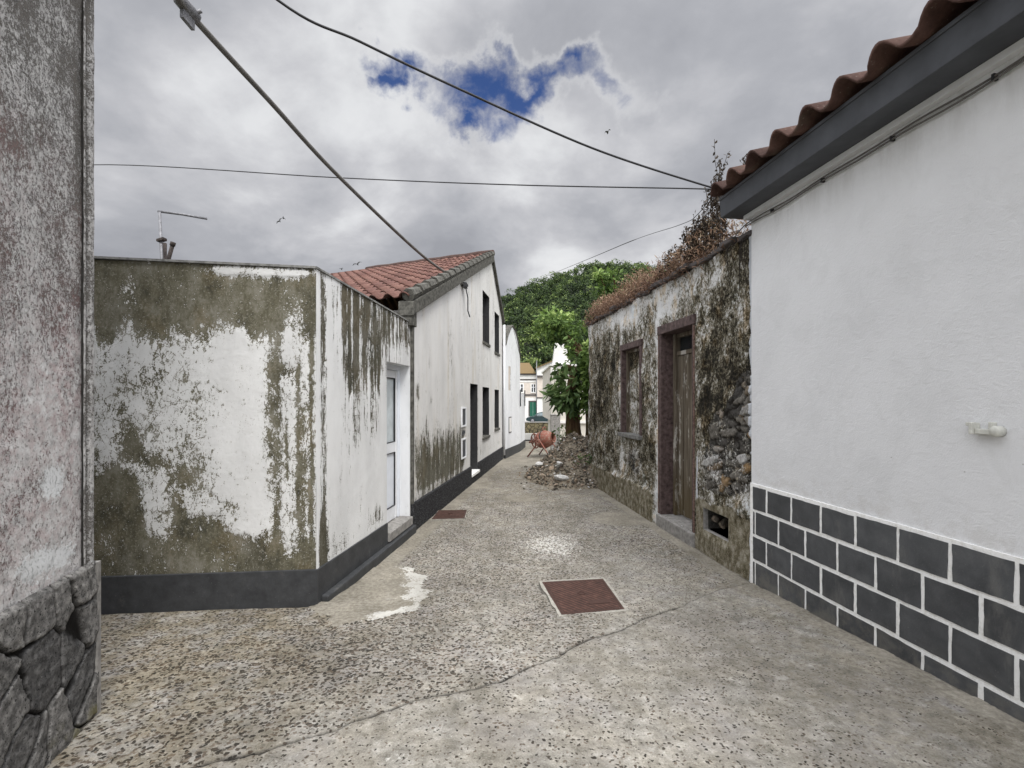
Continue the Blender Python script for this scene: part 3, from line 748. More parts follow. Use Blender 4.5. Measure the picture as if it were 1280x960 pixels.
# window
q = MB(); q.wbox(WU, wS0-.05, wS0+.025, wZ0, wZ1-.075, -.2, .012); q.wbox(WU, wS1-.025, wS1+.05, wZ0, wZ1-.075, -.2, .012); q.wbox(WU, wS0-.06, wS1+.06, wZ1-.075, wZ1+.02, -.2, .018)
wf = q.build('window', M['basalt'], ru, bevel=.006)
q = MB(); q.wbox(WU, wS0-.06, wS1+.06, wZ0-.055, wZ0+.005, -.2, .055); q.build('sill', M['coping'], wf, bevel=.006)
q = MB(); q.wbox(WU, wS0+.026, wS0+.07, wZ0+.006, wZ1-.077, -.2, -.06); q.wbox(WU, wS0+.07, wS1-.03, wZ1-.12, wZ1-.077, -.2, -.07)
q.build('wood_frame', M['wood'], wf, bevel=.003)
gw = Wall(WU.pt(0,0,-.105)[:2], WU.pt(WU.L,0,-.105)[:2]); gw.n = WU.n
gridwall('blocking', gw, axis_vals(wS0, wS1, .015), axis_vals(wZ0, wZ1, .015), M['ruin'], wf, lambda s, z: .04*(fbm(s*8, z*8, 71)-.5),
         dict(pale=lambda s, z: -.5+.7*sstep(2.2, 1.8, z-.5*(s-wS0)), cem=lambda s, z: .42*sstep(2.05, 1.75, z-.3*(s-wS0)+.3*(fbm(s*5, z*5, 72)-.5))))
# drain recess
q = MB(); reveal(WU, hS0, hS1, hZ0, hZ1, .42, q, .03); q.wbox(WU, hS0-.03, hS1+.03, hZ0-.03, hZ1+.03, -.45, -.421); dh = q.build('drain_opening', M['cement'], ru)
rs = np.random.RandomState(3)
def stone_mesh(mb, c, r, rs, sq=(1, .8, .6), shade=None, sub=1):
    """an angular broken stone: a jittered cube-sphere"""
    import bmesh
    bm = bmesh.new(); bmesh.ops.create_icosphere(bm, subdivisions=sub, radius=1.)
    A = rs.randn(3); A /= np.linalg.norm(A); rot = Matrix.Rotation(rs.uniform(0, 6.28), 3, Vector(A))
    cuts = rs.randn(5, 3); cuts /= np.linalg.norm(cuts, axis=1)[:, None]; lim = rs.uniform(.45, .8, 5)
    vs = []
    for v in bm.verts:
        p = np.array(v.co)
        for k, l in zip(cuts, lim):
            dd = p@k
            if dd > l: p = p-k*(dd-l)
        p = p*(1+rs.uniform(-.08, .08)); vs.append(Vector(c)+rot@Vector((p[0]*sq[0]*r, p[1]*sq[1]*r, p[2]*sq[2]*r)))
    fs = [[v.index for v in f.verts] for f in bm.faces]; bm.free()
    mb.add(vs, fs)
    if shade is not None: mb.at.setdefault('shade', []).extend([shade]*len(vs))
q = MB()
for k in range(16):
    s = rs.uniform(hS0+.03, hS1-.25*(k % 3 == 0)-.08); z = hZ0+.02+rs.uniform(0, .14)*(hS1-s)/(hS1-hS0)
    stone_mesh(q, WU.pt(s, z, rs.uniform(-.32, -.1)), rs.uniform(.035, .075), rs, shade=rs.uniform(.1, 1))
q.build('loose_stone', M['rubble'], dh)
# cornice slab under the growth
q = MB()
for k in range(24):
    a = SL*k/24; e_ = SL*(k+1)/24-.01; j = jit(.025)
    if rs.rand() < .12: continue
    q.wbox(WU, a, e_, 3.085+j, 3.135+j, -.5, .055+jit(.03))
q.build('eave_slab', M['trim_dark'], ru, bevel=.01)

# ------------------------------------------------------------------ near left building
WL = Wall((-1.99+.277*3.2, 2.27-3.2), (-1.99, 2.27))
if WL.n[0] < 0: WL.n = -WL.n
nl = thing('pitted_wall_house', (-1.99, 2.0, 0), 'tall house corner with pitted grey and reddish pebbledash above irregular stone slabs', 'house')
LL = WL.L
ws = axis_vals(0, LL, .05, (LL-1.0,)); 
gridwall('wall', WL, np.concatenate([axis_vals(0, LL-1.0, .06), axis_vals(LL-1.0, LL-.075, .012)[1:]]), axis_vals(.83, 4.6, .014), M['dash'], nl,
    lambda s, z: .012*(fbm(s*3, z*3, 81)-.5)+.007*(fbm(s*28, z*22, 82)-.5),
    dict(dark=lambda s, z: np.clip(sstep(1.2, 3.4, z)*.85+.8*(fbm(s*3, z*1.5, 83)-.5)+.4*sstep(.16, .1, LL-s)*sstep(1.4, 2.4, z), 0, 1),
         red=lambda s, z: np.clip(.20+1.5*(fbm(s*2.3, z*1.4, 84)-.5)+.5*np.exp(-((z-1.55)/.55)**2)-.3*sstep(2.4, 3, z), 0, 1),
         white=lambda s, z: .13+.24*sstep(2.2, .9, z)+.4*np.exp(-(((s-LL+.28)/.10)**2+((z-1.28)/.09)**2))+.35*np.exp(-(((s-LL+.38)/.12)**2+((z-.97)/.07)**2))+.3*np.exp(-(((s-LL+.2)/.1)**2+((z-.95)/.05)**2))+.35*(fbm(s*2, z*2, 85)-.5)))
q = MB()
prof = [(LL-.085, .012), (LL-.072, .016), (LL-.066, .004), (LL-.045, .004), (LL-.040, .016), (LL-.012, .018), (LL, .008)]
zz = axis_vals(.83, 4.6, .02); 
def trim_d(s, z):
    d = np.interp(s, [p[0] for p in prof], [p[1] for p in prof]); return d+.006*(fbm(s*40, z*14, 87)-.5)
gridwall('corner_trim', WL, axis_vals(LL-.085, LL, .005), zz, M['dash'], nl, trim_d,
    dict(dark=lambda s, z: .55+.6*(fbm(s*30, z*3, 88)-.5)+.9*sstep(.014, .004, np.abs(s-LL+.055)), white=lambda s, z: .2+.25*sstep(2.2, 1.2, z)*sstep(.03, .02, np.abs(s-LL+.02))))
def sb_v(s, z):
    x = s*5.0+z*1.9+.55*(fbm(s*4, z*4, 91)-.5); y = z*3.6-s*2.3+.55*(fbm(s*4, z*4, 92)-.5)
    return voronoi(x, y, 17)
def sb_joint(s, z):
    f1, f2, c = sb_v(s, z); w_ = .035+.09*(fbm(s*5, z*5, 93)-.3)
    j = sstep(w_+.03, w_-.02, f2-f1)
    return j
gridwall('stone_base', WL, np.concatenate([axis_vals(0, LL-.9, .05), axis_vals(LL-.9, LL+.012, .007)[1:]]), axis_vals(-.1, .86, .007), M['stonebase'], nl,
    lambda s, z: .014+.045*np.clip((sb_v(s, z)[1]-sb_v(s, z)[0])*3, 0, .22)*(.2+1.1*sb_v(s, z)[2])-.016*sb_joint(s, z)+.014*(fbm(s*12, z*12, 94)-.5)-.02*sstep(.845, .86, z),
    dict(joint=sb_joint, cid=lambda s, z: sb_v(s, z)[2], moss=lambda s, z: sstep(.35, .05, z)))
q = MB(); q.wbox(WL, 0, LL+.001, -.1, 4.6, -5, -.012); q.wbox(WL, LL-.0, LL+.03, -.1, .85, -5, .025); q.build('rear_walls', M['cement'], nl)
q = MB(); q.wbox(WL, -.2, LL+.25, 4.6, 4.75, -5.2, .25); q.build('roof_slab', M['coping'], nl)
# ------------------------------------------------------------------ low annexe with the peeling walls
C0 = (-1.515, 3.71); CL = (-3.11-1.6, 3.553-.157); CR = (-1.247, 5.885)
WF = Wall(C0, CL); WS = Wall(C0, CR)
if WF.n[1] > 0: WF.n = -WF.n
if WS.n[0] < 0: WS.n = -WS.n
an = thing('annexe', (-1.515, 3.71, 0), 'low flat-topped annexe with moss-dark peeling white render', 'outbuilding')
zf = lambda y: EYE-(y-500)/162.5
sf = lambda x: WF.sx(x)
def ftop(s): return 2.653+.0205*s
def peel_front(s, z):
    edge = 2.10+.10*(fbm(s*5, s*0, 101)-.5)*2+.09*(fbm(s*17, s*0, 102)-.5)*2
    edge = edge+.10*sstep(.5, .2, s)*(fbm(s*9, s*0, 119)-.35)*2
    p = .86*sstep(edge-.16, edge+.12, z)*(.78+.42*fbm(s*5, z*4, 120))
    p -= .62*np.exp(-((z-ftop(s)+.06)/.05)**2)*sstep(.95, .7, s)*(.5+1.2*fbm(s*6, z*8, 103)*1.)
    p -= .55*np.exp(-(((s-.16)/.10)**2+((z-2.22)/.16)**2)); p -= .5*np.exp(-(((s-.62)/.12)**2+((z-2.12)/.10)**2)); p -= .38*np.exp(-(((s-1.36)/.05)**2+((z-2.3)/.25)**2))
    zb = np.interp(s, [0,.12,.2,.32,.45,.6,.75,.9,1.0,1.12,1.22,1.3,1.4,1.5,1.62,2.2], [.46,.50,.42,.60,.52,.66,.74,.72,.86,.60,.70,1.00,1.10,1.06,1.12,1.1])
    p += .76*sstep(.2, -.16, z-zb+.34*(fbm(s*6, z*6, 104)-.5))
    def col(s0, w_, a, z0, z1): return a*np.exp(-((s-s0-.02*(fbm(z*4, z*0, 105)-.5))/w_)**2)*sstep(z0-.1, z0+.1, z)*sstep(z1+.1, z1-.1, z)
    brk = .35+1.15*fbm(s*4, z*3.2, 109); p += brk*(col(.29, .030, .44, .55, 2.1)+col(.34, .03, .34, .9, 2.0)+col(.135, .016, .50, .7, 1.9)+col(.10, .03, .40, .3, 1.6)+col(.22, .010, .55, 1.0, 1.45)+col(.035, .018, .62, .3, 2.6))+.14*sstep(.5, .3, s)*fbm(s*5, z*5, 110)
    p += .46*np.exp(-(((s-.27)/.10)**2+((z-1.85)/.05)**2))
    midl = sstep(.55, .95, s)*np.exp(-((z-1.45)/.55)**2)
    p += midl*(.34+.75*(fbm(s*4, z*4, 106)-.45))
    p += .42*np.exp(-(((s-.95)/.18)**2+((z-1.02)/.16)**2))+.50*np.exp(-(((s-1.33)/.07)**2+((z-1.28)/.14)**2))+.5*np.exp(-(((s-1.5)/.12)**2+((z-1.02)/.05)**2))+.35*np.exp(-(((s-1.18)/.08)**2+((z-1.15)/.06)**2))
    p += .16*sstep(.55, .2, s)*sstep(2.1, 1.9, z)
    p -= .35*sstep(.42, .32, z)*0
    return np.clip(p, -.05, 1)+.10
gridwall('front_wall', WF, axis_vals(0, WF.L, .0095, (1.8,)), axis_vals(.02, 2.66, .0095), M['annexe'], an,
         lambda s, z: .006*(fbm(s*4, z*4, 107)-.5)-.006*sstep(.35, .6, peel_front(s, z))+.003*(fbm(s*30, z*30, 108)-.5), dict(peel=peel_front),
         keep=lambda s, z: z < ftop(s)-.012)
ad0, ad1 = WS.sx(483.5), WS.sx(512.3)
AD = (ad0, ad1, .20, 2.035)
def stop(s): return 2.653-.033*s
def peel_side(s, z):
    str_ = .5*fbm(s*13, z*.9, 111, 5)+.5*fbm(s*31, z*1.6, 118, 4)
    lowz = np.interp(s, [0,.25,.5,.9,1.3,1.7,2.3], [2.3,2.25,2.05,1.75,1.85,1.95,2.0])
    p = .48*sstep(lowz-.35, lowz+.3, z)*sstep(.20, .32, s)+2.3*(str_-.445)*sstep(.9, 1.8, z)*sstep(.2, .3, s)
    p += .55*np.exp(-(((s-.52)/.16)**2+((z-1.90)/.15)**2))+.35*np.exp(-(((s-.62)/.06)**2+((z-1.74)/.08)**2))
    p += .62*sstep(.05, .09, s)*sstep(.19, .13, s)*(.35+.9*fbm(s*20, z*1.7, 112))
    p += .5*sstep(.03, .06, s)*sstep(.24, .16, s)*sstep(.85, .5, z)
    p += .5*np.exp(-(((s-1.25)/.22)**2+((z-.42)/.12)**2))*(.4+1.3*fbm(s*9, z*3, 113))+.3*np.exp(-(((s-.35)/.3)**2+((z-.4)/.12)**2))
    p += .26*np.exp(-(((s-.75)/.25)**2+((z-1.4)/.25)**2))*(fbm(s*12, z*2, 114)*1.6)
    p -= .5*np.exp(-(((s-.36)/.07)**2))*sstep(2.1, 2.3, z)*.5
    p -= .35*sstep(2.35, 2.15, z)*sstep(ad0-.25, ad0, s)
    return np.clip(p, -.1, 1)+.08
gridwall('side_wall', WS, axis_vals(0, WS.L, .011, (ad0, ad1)), axis_vals(.02, 2.66, .0105, (.20, 2.035)), M['annexe_side'], an,
         lambda s, z: .008*(fbm(s*3, z*3, 117)-.5)-.005*sstep(.35, .6, peel_side(s, z))-.004*np.exp(-((s-.012)/.004)**2), dict(peel=peel_side), holes=[AD], keep=lambda s, z: z < stop(s)-.010)
q = MB()
for w, tf in ((WF, ftop), (WS, stop)):
    n = 14
    for k in range(n):
        a, e_ = w.L*k/n, w.L*(k+1)/n
        if w is WF and k == 0: a = 0
        za, ze = tf(a), tf(e_)
        q.hexa([w.pt(s, z-.018, d) for s, z, d in ((a,za,-.22),(e_,ze,-.22),(e_,ze,.012),(a,za,.012))]+[w.pt(s, z, d) for s, z, d in ((a,za,-.22),(e_,ze,-.22),(e_,ze,.008),(a,za,.008))])
q.build('coping', M['coping'], an)
q = MB()      # solid core behind the render skins
def core(w, a, b_, z0, z1): q.wbox(w, a, b_, z0, z1, -.2, -.02)
core(WF, .02, WF.L, 0, 2.62); core(WS, .2, ad0, 0, 2.56); core(WS, ad0, WS.L, 2.06, 2.55)
q.add([WF.pt(.1,2.45,-.2), WF.pt(WF.L,2.45,-.2), (CL[0], 5.7, 2.45), WS.pt(WS.L,2.45,-.2), WS.pt(.2,2.45,-.2)], [(0,1,2,3,4)])
q.build('roof_slab', M['coping'], an)
q = MB(); q.hexa([(-4.7,5.72,0),WS.pt(WS.L-.14,0,-.13),WS.pt(WS.L-.14,0,-.20),(-4.7,5.65,0),(-4.7,5.72,2.5),WS.pt(WS.L-.14,2.5,-.13),WS.pt(WS.L-.14,2.5,-.20),(-4.7,5.65,2.5)])
q.build('rear_wall', M['white2'], an)
q = MB(); q.wbox(WF, -.016, WF.L, -.05, .312, -.01, .016); q.build('skirting', M['skirt'], an, bevel=.003)
q = MB(); q.wbox(WS, -.012, ad0-.002, -.05, .308, -.01, .014); q.wbox(WS, ad0-.002, WS.L, -.05, .185, -.01, .014); q.build('skirting', M['skirt'], an, bevel=.003)
q = MB(); q.wbox(WS, .05, WS.L+.02, -.05, .09, .013, .075); q.build('kerb_footing', M['skirt'], an, bevel=.012)
q = MB(); q.wbox(WS, ad0-.003, ad1+.005, .10, .20, -.2, .04); q.build('doorstep', M['cement'], an, bevel=.008)
# its white door, deep in the reveal
dd = .135
q = MB(); q.wbox(WS, ad0+.0, ad0+.055, .202, 2.034, -dd-.05, -dd+.01); q.wbox(WS, ad1-.055, ad1, .202, 2.034, -dd-.05, -dd+.01); q.wbox(WS, ad0+.055, ad1-.055, 1.975, 2.034, -dd-.05, -dd+.01)
do = q.build('door', M['alu'], an, bevel=.003)
a, e_ = ad0+.06, ad1-.06
q = MB(); 
for s0, s1, z0, z1 in ((a, a+.075, .21, 1.97), (e_-.075, e_, .21, 1.97), (a+.075, e_-.075, 1.88, 1.97), (a+.075, e_-.075, 1.0, 1.12), (a+.075, e_-.075, .21, .36)): q.wbox(WS, s0, s1, z0, z1, -dd-.04, -dd)
q.build('leaf_frame', M['white_paint'], do, bevel=.004)
q = MB(); q.wbox(WS, a+.08, e_-.08, 1.125, 1.875, -dd-.03, -dd-.02); q.build('frosted_pane', M['glass_frost'], do)
q = MB(); q.wbox(WS, a+.08, e_-.08, .365, .995, -dd-.03, -dd-.016); q.build('lower_panel', M['alu'], do)
q = MB()
for s0, s1, z0, z1 in ((a+.073, a+.08, .36, 1.0), (e_-.08, e_-.073, .36, 1.0), (a+.073, a+.08, 1.12, 1.88), (e_-.08, e_-.073, 1.12, 1.88), (a+.08, e_-.08, .993, 1.0), (a+.08, e_-.08, 1.12, 1.127), (a+.08, e_-.08, 1.872, 1.88), (a+.08, e_-.08, .36, .367)): q.wbox(WS, s0, s1, z0, z1, -dd-.03, -dd+.002)
q.build('gasket', M['wire'], do)
q = MB(); p0 = Vector(WS.pt(a+.037, 1.06, -dd)); nn = Vector((*WS.n, 0)); uu = Vector((*WS.u, 0)); q.tube([p0, p0+nn*.04, p0+nn*.042+uu*.09], .009, 8); q.build('handle', M['metal'], do)
q = MB(); q.wbox(WS, ad1-.001, ad1+.02, .2, 2.06, -dd-.06, -.001); q.wbox(WS, ad0-.02, ad0+.001, .2, 2.06, -dd-.06, -.012); q.wbox(WS, ad0, ad1, 2.0345, 2.06, -dd-.06, -.012); q.build('reveal', M['white2'], an)

# ------------------------------------------------------------------ gabled white house
G0 = (-1.24, 5.895); G1 = (-.275, 13.18)
WG = Wall(G0, G1)
if WG.n[0] < 0: WG.n = -WG.n
gh = thing('gabled_house', (-1.24, 5.9, 0), 'white gabled house with red tiled roof, dark openings and rough black base', 'house')
gx, gy = WG.sx, WG.zy
sR = gx(614.3); zR = gy(614.3, 327); zE0 = gy(516, 393); sE1 = WG.L; zE1 = gy(627.3, 401)
def gtop(s): return np.where(s < sR, zE0+(zR-zE0)*s/sR, zR+(zE1-zR)*(s-sR)/(sE1-sR))
def hole(x0, x1, yt, yb, xref=None): return (gx(x0), gx(x1), gy(x0, yb), gy(x0, yt))
hD = hole(587.7, 597, 479.3, 0); hD = (hD[0], hD[1], .19, hD[3])
hA = hole(603.2, 611.3, 483.5, 547.5); hB = hole(618.2, 623.6, 486.8, 537)
uA = hole(603.2, 611.5, 362, 426.5); uB = hole(618.2, 623.8, 389, 440)
def peel_gable(s, z):
    c = fbm(s*7, z*.8, 121, 5); c2 = fbm(s*16, z*1.2, 122, 4)
    low = np.interp(s, [0,.15,.5,.8,1.1,1.6,2.2,2.8,3.2,4,5,6,7.3], [.60,.9,1.05,.95,1.0,.98,1.0,1.0,.8,.55,.5,.55,.5])
    p = .80*sstep(.42, -.25, z-low)*sstep(.1, .18, s)*sstep(2.95, 2.7, s)+1.3*(c2-.47)*sstep(1.25, .8, z)*sstep(3.2, 2.8, s)
    p -= .8*np.exp(-(((s-.12)/.16)**2+((z-.52)/.22)**2)); p -= .35*sstep(.48, .40, z)
    p += .3*sstep(.75, .45, z)*sstep(3.2, 3.6, s)*(c2*1.5-.2)
    p += .6*np.exp(-(((s-.24)/.05)**2+((z-1.72)/.12)**2))+.55*np.exp(-(((s-.85)/.05)**2+((z-1.60)/.06)**2))+.45*np.exp(-(((s-.62)/.05)**2+((z-1.28)/.12)**2))
    p += .5*np.exp(-(((s-.08)/.06)**2))*sstep(1.5, .9, z)*(c+.2)
    p += .20*sstep(.4, .05, s)*sstep(2.4, 1.6, z)
    p += .75*(c-.50)*sstep(.9, 1.6, z)*.7
    return np.clip(p, -.1, .95)+.095+.25*np.clip(c2-.5, 0, 1)
gridwall('wall', WG, axis_vals(0, WG.L, .02, [h[i] for h in (hD, hA, hB, uA, uB) for i in (0, 1)]), axis_vals(.3, 5.3, .02, [h[i] for h in (hD, hA, hB, uA, uB) for i in (2, 3)]), M['gable'], gh,
         lambda s, z: .01*(fbm(s*2, z*2, 123)-.5)-.004*sstep(.4, .6, peel_gable(s, z)), dict(peel=peel_gable), holes=[hD, hA, hB, uA, uB], keep=lambda s, z: z < gtop(s)+.02)
q = MB(); q.wbox(WG, -.005, hD[0]-.002, -.1, .345, -.05, .035); q.wbox(WG, hD[1]+.002, WG.L, -.1, .335, -.05, .03); q.wbox(WG, hD[0]-.002, hD[1]+.002, -.1, .14, -.05, .03)
nb = q.build('base', M['roughbase'], gh, bevel=.006)
q = MB(); q.wbox(WG, hD[0]-.01, hD[1]+.01, .14, .192, -.2, .05); q.build('doorstep', M['joint'], gh, bevel=.005)
# openings
def opening(nm, h, dpt, bars, sill=True):
    q = MB(); t = .025
    q.wbox(WG, h[0]-t, h[0], h[2]-t, h[3]+t, -.25, -.002); q.wbox(WG, h[1], h[1]+t, h[2]-t, h[3]+t, -.25, -.002); q.wbox(WG, h[0], h[1], h[3], h[3]+t, -.25, -.002); q.wbox(WG, h[0], h[1], h[2]-t, h[2], -.25, -.002)
    o = q.build(nm, M['frame_dark'], gh)
    q = MB(); w_ = .05
    q.wbox(WG, h[0], h[0]+w_, h[2], h[3], -dpt-.05, -dpt); q.wbox(WG, h[1]-w_, h[1], h[2], h[3], -dpt-.05, -dpt); q.wbox(WG, h[0]+w_, h[1]-w_, h[3]-.06, h[3], -dpt-.05, -dpt); q.wbox(WG, h[0]+w_, h[1]-w_, h[2], h[2]+.06, -dpt-.05, -dpt)
    m_ = (h[0]+h[1])/2
    if bars: q.wbox(WG, m_-.02, m_+.02, h[2]+.06, h[3]-.06, -dpt-.045, -dpt-.005); q.wbox(WG, h[0]+w_, h[1]-w_, h[2]+(h[3]-h[2])*.62, h[2]+(h[3]-h[2])*.62+.035, -dpt-.045, -dpt-.006)
    q.build('frame', M['frame_dark'], o)
    if nm == 'window':
        q = MB(); q.wbox(WG, h[0]+.01, h[1]-.01, h[2]+.01, h[3]-.01, -dpt-.035, -dpt-.025); q.build('pane', M['glass'], o)
    else:
        q = MB(); q.wbox(WG, h[0]+.05, h[1]-.05, h[2]+.06, h[3]-.4, -dpt-.035, -dpt-.015); q.build('door_leaf', M['frame_dark'], o)
        q = MB(); q.wbox(WG, h[0]+.05, h[1]-.05, h[3]-.34, h[3]-.06, -dpt-.035, -dpt-.025); q.build('transom_pane', M['glass'], o)
    if sill:
        q = MB(); q.wbox(WG, h[0]-.03, h[1]+.03, h[2]-.05, h[2]+.012, -.2, .03); q.build('sill', M['verge'], o, bevel=.004)
opening('door', hD, .16, False, False)
for h in (hA, hB): opening('window', h, .12, True)
for h in (uA, uB): opening('window', h, .12, True)
# trims: verge, corner strip, far corner
q = MB()
for s0, s1 in ((-.12, sR), (sR, WG.L+.1)):
    n = 10
    for k in range(n):
        a, e_ = s0+(s1-s0)*k/n, s0+(s1-s0)*(k+1)/n; za, ze = float(gtop(a)), float(gtop(e_)); th = .17 if s0 < 0 else .09
        if s0 < 0 and k == 0: za -= 0
        q.hexa([WG.pt(s, z, d) for s, z, d in ((a,za,-.12),(e_,ze,-.12),(e_,ze,.07),(a,za,.07))]+[WG.pt(s, z, d) for s, z, d in ((a,za+th+jit(.008),-.12),(e_,ze+th,-.12),(e_,ze+th,.07),(a,za+th,.07))])
q.build('verge_trim', M['verge'], gh, bevel=.008)
q = MB(); q.wbox(WG, -.012, .045, .34, zE0+.02, -.06, .028); q.wbox(WG, -.10, .07, zE0-.16, zE0+.02, -.1, .05); q.build('corner_strip', M['verge'], gh, bevel=.006)
q = MB(); q.wbox(WG, .02, WG.L, .05, 2.6, -6, -.27); q.build('rear_walls', M['dark'], gh)
q = MB(); d_ = Vector((-.92, .39, 0)).normalized()
E0 = Vector(WG.pt(-.02, 0, .0)); 
q.add([E0, E0+d_*7, E0+d_*7+Vector((0,0,zE0+.05)), E0+Vector((0,0,zE0+.05))], [(0,1,2,3)]); q.build('south_wall', M['cement'], gh)
# roof: near slope from eave to ridge following the skewed plan
eA = Vector(WG.pt(-.13, zE0+.18, .03)); rA = Vector(WG.pt(sR+.02, zR+.19, .03))
up = rA-eA; V_ = up.length; upn = up.normalized()
def roof_patch(name, o, u, upv, L, V, mat, parent, clip=None):
    return tile_roof(name, o, u, upv, L, V, .235, .37, mat, parent, thick=.014, amp=.62, lift=.026, npp=8)
ud = (Vector(WG.pt(0,0,0))*0+Vector((-3.24, 1.38, 0))).normalized()
roof_patch('roof_tiles', eA, ud, upn, 9., V_, M['tile_red'], gh)
q = MB(); q.tube([rA+Vector((0,0,.02))+ud*t for t in np.arange(-.02, 3.9, .38)], [.075+.012*(k % 2) for k in range(len(np.arange(-.02, 3.9, .38)))], 10); q.build('ridge_tiles', M['tile_dark'], gh)
fA = Vector(WG.pt(WG.L+.12, zE1+.08, .03)); dn = (rA-fA); 
roof_patch('rear_roof_tiles', fA, ud, dn.normalized(), 9., dn.length, M['tile_red'], gh)
# verge tiles riding on the trim
q = MB(); nt = 17
for k in range(nt):
    a = eA+(rA-eA)*(k/nt); e_ = eA+(rA-eA)*((k+1)/nt+.02); up_ = Vector((0,0,.035))
    nrm = Vector((*WG.n, 0))
    q.tube([a-nrm*.02+up_*.55, e_-nrm*.02+up_*.0], [.082, .058], 7, smooth=False)
q.at['tile'] = [random.Random(i//14).random() for i in range(len(q.v))]
q.build('verge_tiles', M['verge'], gh)
# meter boxes beside the door
for (yt, yb) in ((511, 531.5), (550, 571)):
    s0, s1 = gx(576.8), gx(581.3); z0, z1 = gy(579, yb), gy(579, yt)
    q = MB(); t = .03
    q.wbox(WG, s0-t, s0, z0-t, z1+t, .0, .022); q.wbox(WG, s1, s1+t, z0-t, z1+t, 0, .022); q.wbox(WG, s0, s1, z1, z1+t, 0, .022); q.wbox(WG, s0, s1, z0-t, z0, 0, .022)
    o = q.build('meter_box', M['white_paint'], gh, bevel=.003)
    q = MB(); q.wbox(WG, s0, s1, z0, z1, .0, .010); q.build('cover', M['fascia'], o)
q = MB(); zc = gy(579, 541)
for k in range(4): q.wbox(WG, gx(577.5)+.06*k, gx(577.5)+.06*k+.03, zc-.05+.03*(k % 2), zc+.03+.02*(k % 2), .0, .012)
q.build('house_number', M['fascia'], gh)
# downpipe at far corner
q = MB(); q.tube([WG.pt(WG.L+.06, .1, .05), WG.pt(WG.L+.06, zE1-.1, .05)], .035, 10); q.build('downpipe', M['white_paint'], gh)
# anchor hook and hanging wire end under the verge
hk = Vector(WG.pt(gx(577.5), gy(577.5, 357), .06))
an_ = thing('cable_anchor', hk, 'black iron cable anchor with a dangling wire end on the gable under the verge', 'anchor')
q = MB(); q.bar(hk-Vector((*WG.n, 0))*.08, hk+Vector((*WG.n, 0))*.05, .035); q.obox(hk, (.03,0,0), (0,.09,0), (0,0,.04)); q.build('hook', M['wire'], an_)
q = MB(); q.tube([hk, hk+Vector((.02,.1,-.12)), hk+Vector((.03,.16,-.18)), hk+Vector((.03,.17,-.42)), hk+Vector((.06,.24,-.52))], .011, 6); q.build('wire_end', M['wire'], an_)

# ------------------------------------------------------------------ second white house and low wall, further down the alley
H0 = (-.185, 13.28); H1 = (.255, 15.2); WH = Wall(H0, H1)
if WH.n[0] < 0: WH.n = -WH.n
h2 = thing('small_white_house', (-.18, 13.3, 0), 'small clean white gabled house with grey base beyond the red roofed one', 'house')
sP = WH.sx(640.5); zP = WH.zy(640.5, 408.5); zA = WH.zy(632, 432); zB = WH.zy(648, 447)
def h2top(s): return np.where(s < sP, zA+(zP-zA)*np.sin(np.clip(s/sP, 0, 1)*math.pi/2), zB+(zP-zB)*np.cos(np.clip((s-sP)/(WH.L-sP), 0, 1)*math.pi/2)**.8)
sl = (WH.sx(635.5), WH.sx(638), WH.zy(637, 488), WH.zy(637, 458))
gridwall('wall', WH, axis_vals(0, WH.L, .03, sl[:2]), axis_vals(.2, 4.2, .03, sl[2:]), M['white2'], h2, None, dict(peel=lambda s, z: 0*s+.05+.18*fbm(s*9, z, 131)), holes=[sl], keep=lambda s, z: z < h2top(s))
q = MB(); q.wbox(WH, -.012, WH.L, -.2, .25, -.05, .02); q.build('base', M['skirt'], h2)
q = MB(); q.wbox(WH, sl[0]-.02, sl[1]+.02, sl[2]-.02, sl[3]+.02, -.05, -.012); q.build('window', M['pink'], h2)
q = MB(); mb_ = (WH.sx(635.8), WH.sx(639), WH.zy(637, 541), WH.zy(637, 521)); q.wbox(WH, mb_[0], mb_[1], mb_[2], mb_[3], -.02, .012); o = q.build('meter_box', M['trim_dark'], h2)
q = MB(); q.wbox(WH, mb_[0]+.03, mb_[1]-.03, mb_[2]+.03, mb_[3]-.03, .0, .016); q.build('cover', M['white_far'], o)
q = MB(); B0 = Vector(WH.pt(0,0,0))
q.add([B0, B0+Vector((-5,.7,0)), B0+Vector((-5,.7,zA)), B0+Vector((0,0,zA))], [(0,1,2,3)]); q.build('south_wall', M['white_far'], h2)
q = MB(); P = Vector(WH.pt(sP, zP, .01)); A_ = Vector(WH.pt(-.05, zA, .01)); B_ = Vector(WH.pt(WH.L, zB, .01)); w5 = Vector((-5, .7, 0)); t = Vector((0,0,.05))
q.add([A_+t, P+t, P+t+w5, A_+t+w5], [(0,1,2,3)]); q.add([P+t, B_+t, B_+t+w5, P+t+w5], [(0,1,2,3)]); q.build('roof', M['verge'], h2)
q = MB(); q.tube([WH.pt(s, float(h2top(s))+.02, .0) for s in np.linspace(0, WH.L, 24)], .035, 6); q.build('verge', M['verge'], h2)
WX = Wall(WH.pt(WH.L, 0)[:2], (.445, 16.6)); 
if WX.n[0] < 0: WX.n = -WX.n
gw_ = thing('yard_wall', (.3, 15.3, 0), 'plain white yard wall continuing the small white house down the alley', 'wall')
gridwall('wall', WX, axis_vals(0, WX.L, .05), axis_vals(.2, 1.84, .05), M['white2'], gw_, None, dict(peel=lambda s, z: 0*s+.12))
q = MB(); q.wbox(WX, 0, WX.L, -.2, 1.83, -.2, -.01); q.build('core', M['white_far'], gw_)
q = MB(); q.wbox(WX, -.0, WX.L+.01, -.2, .25, -.19, .02); q.build('base', M['skirt'], gw_)
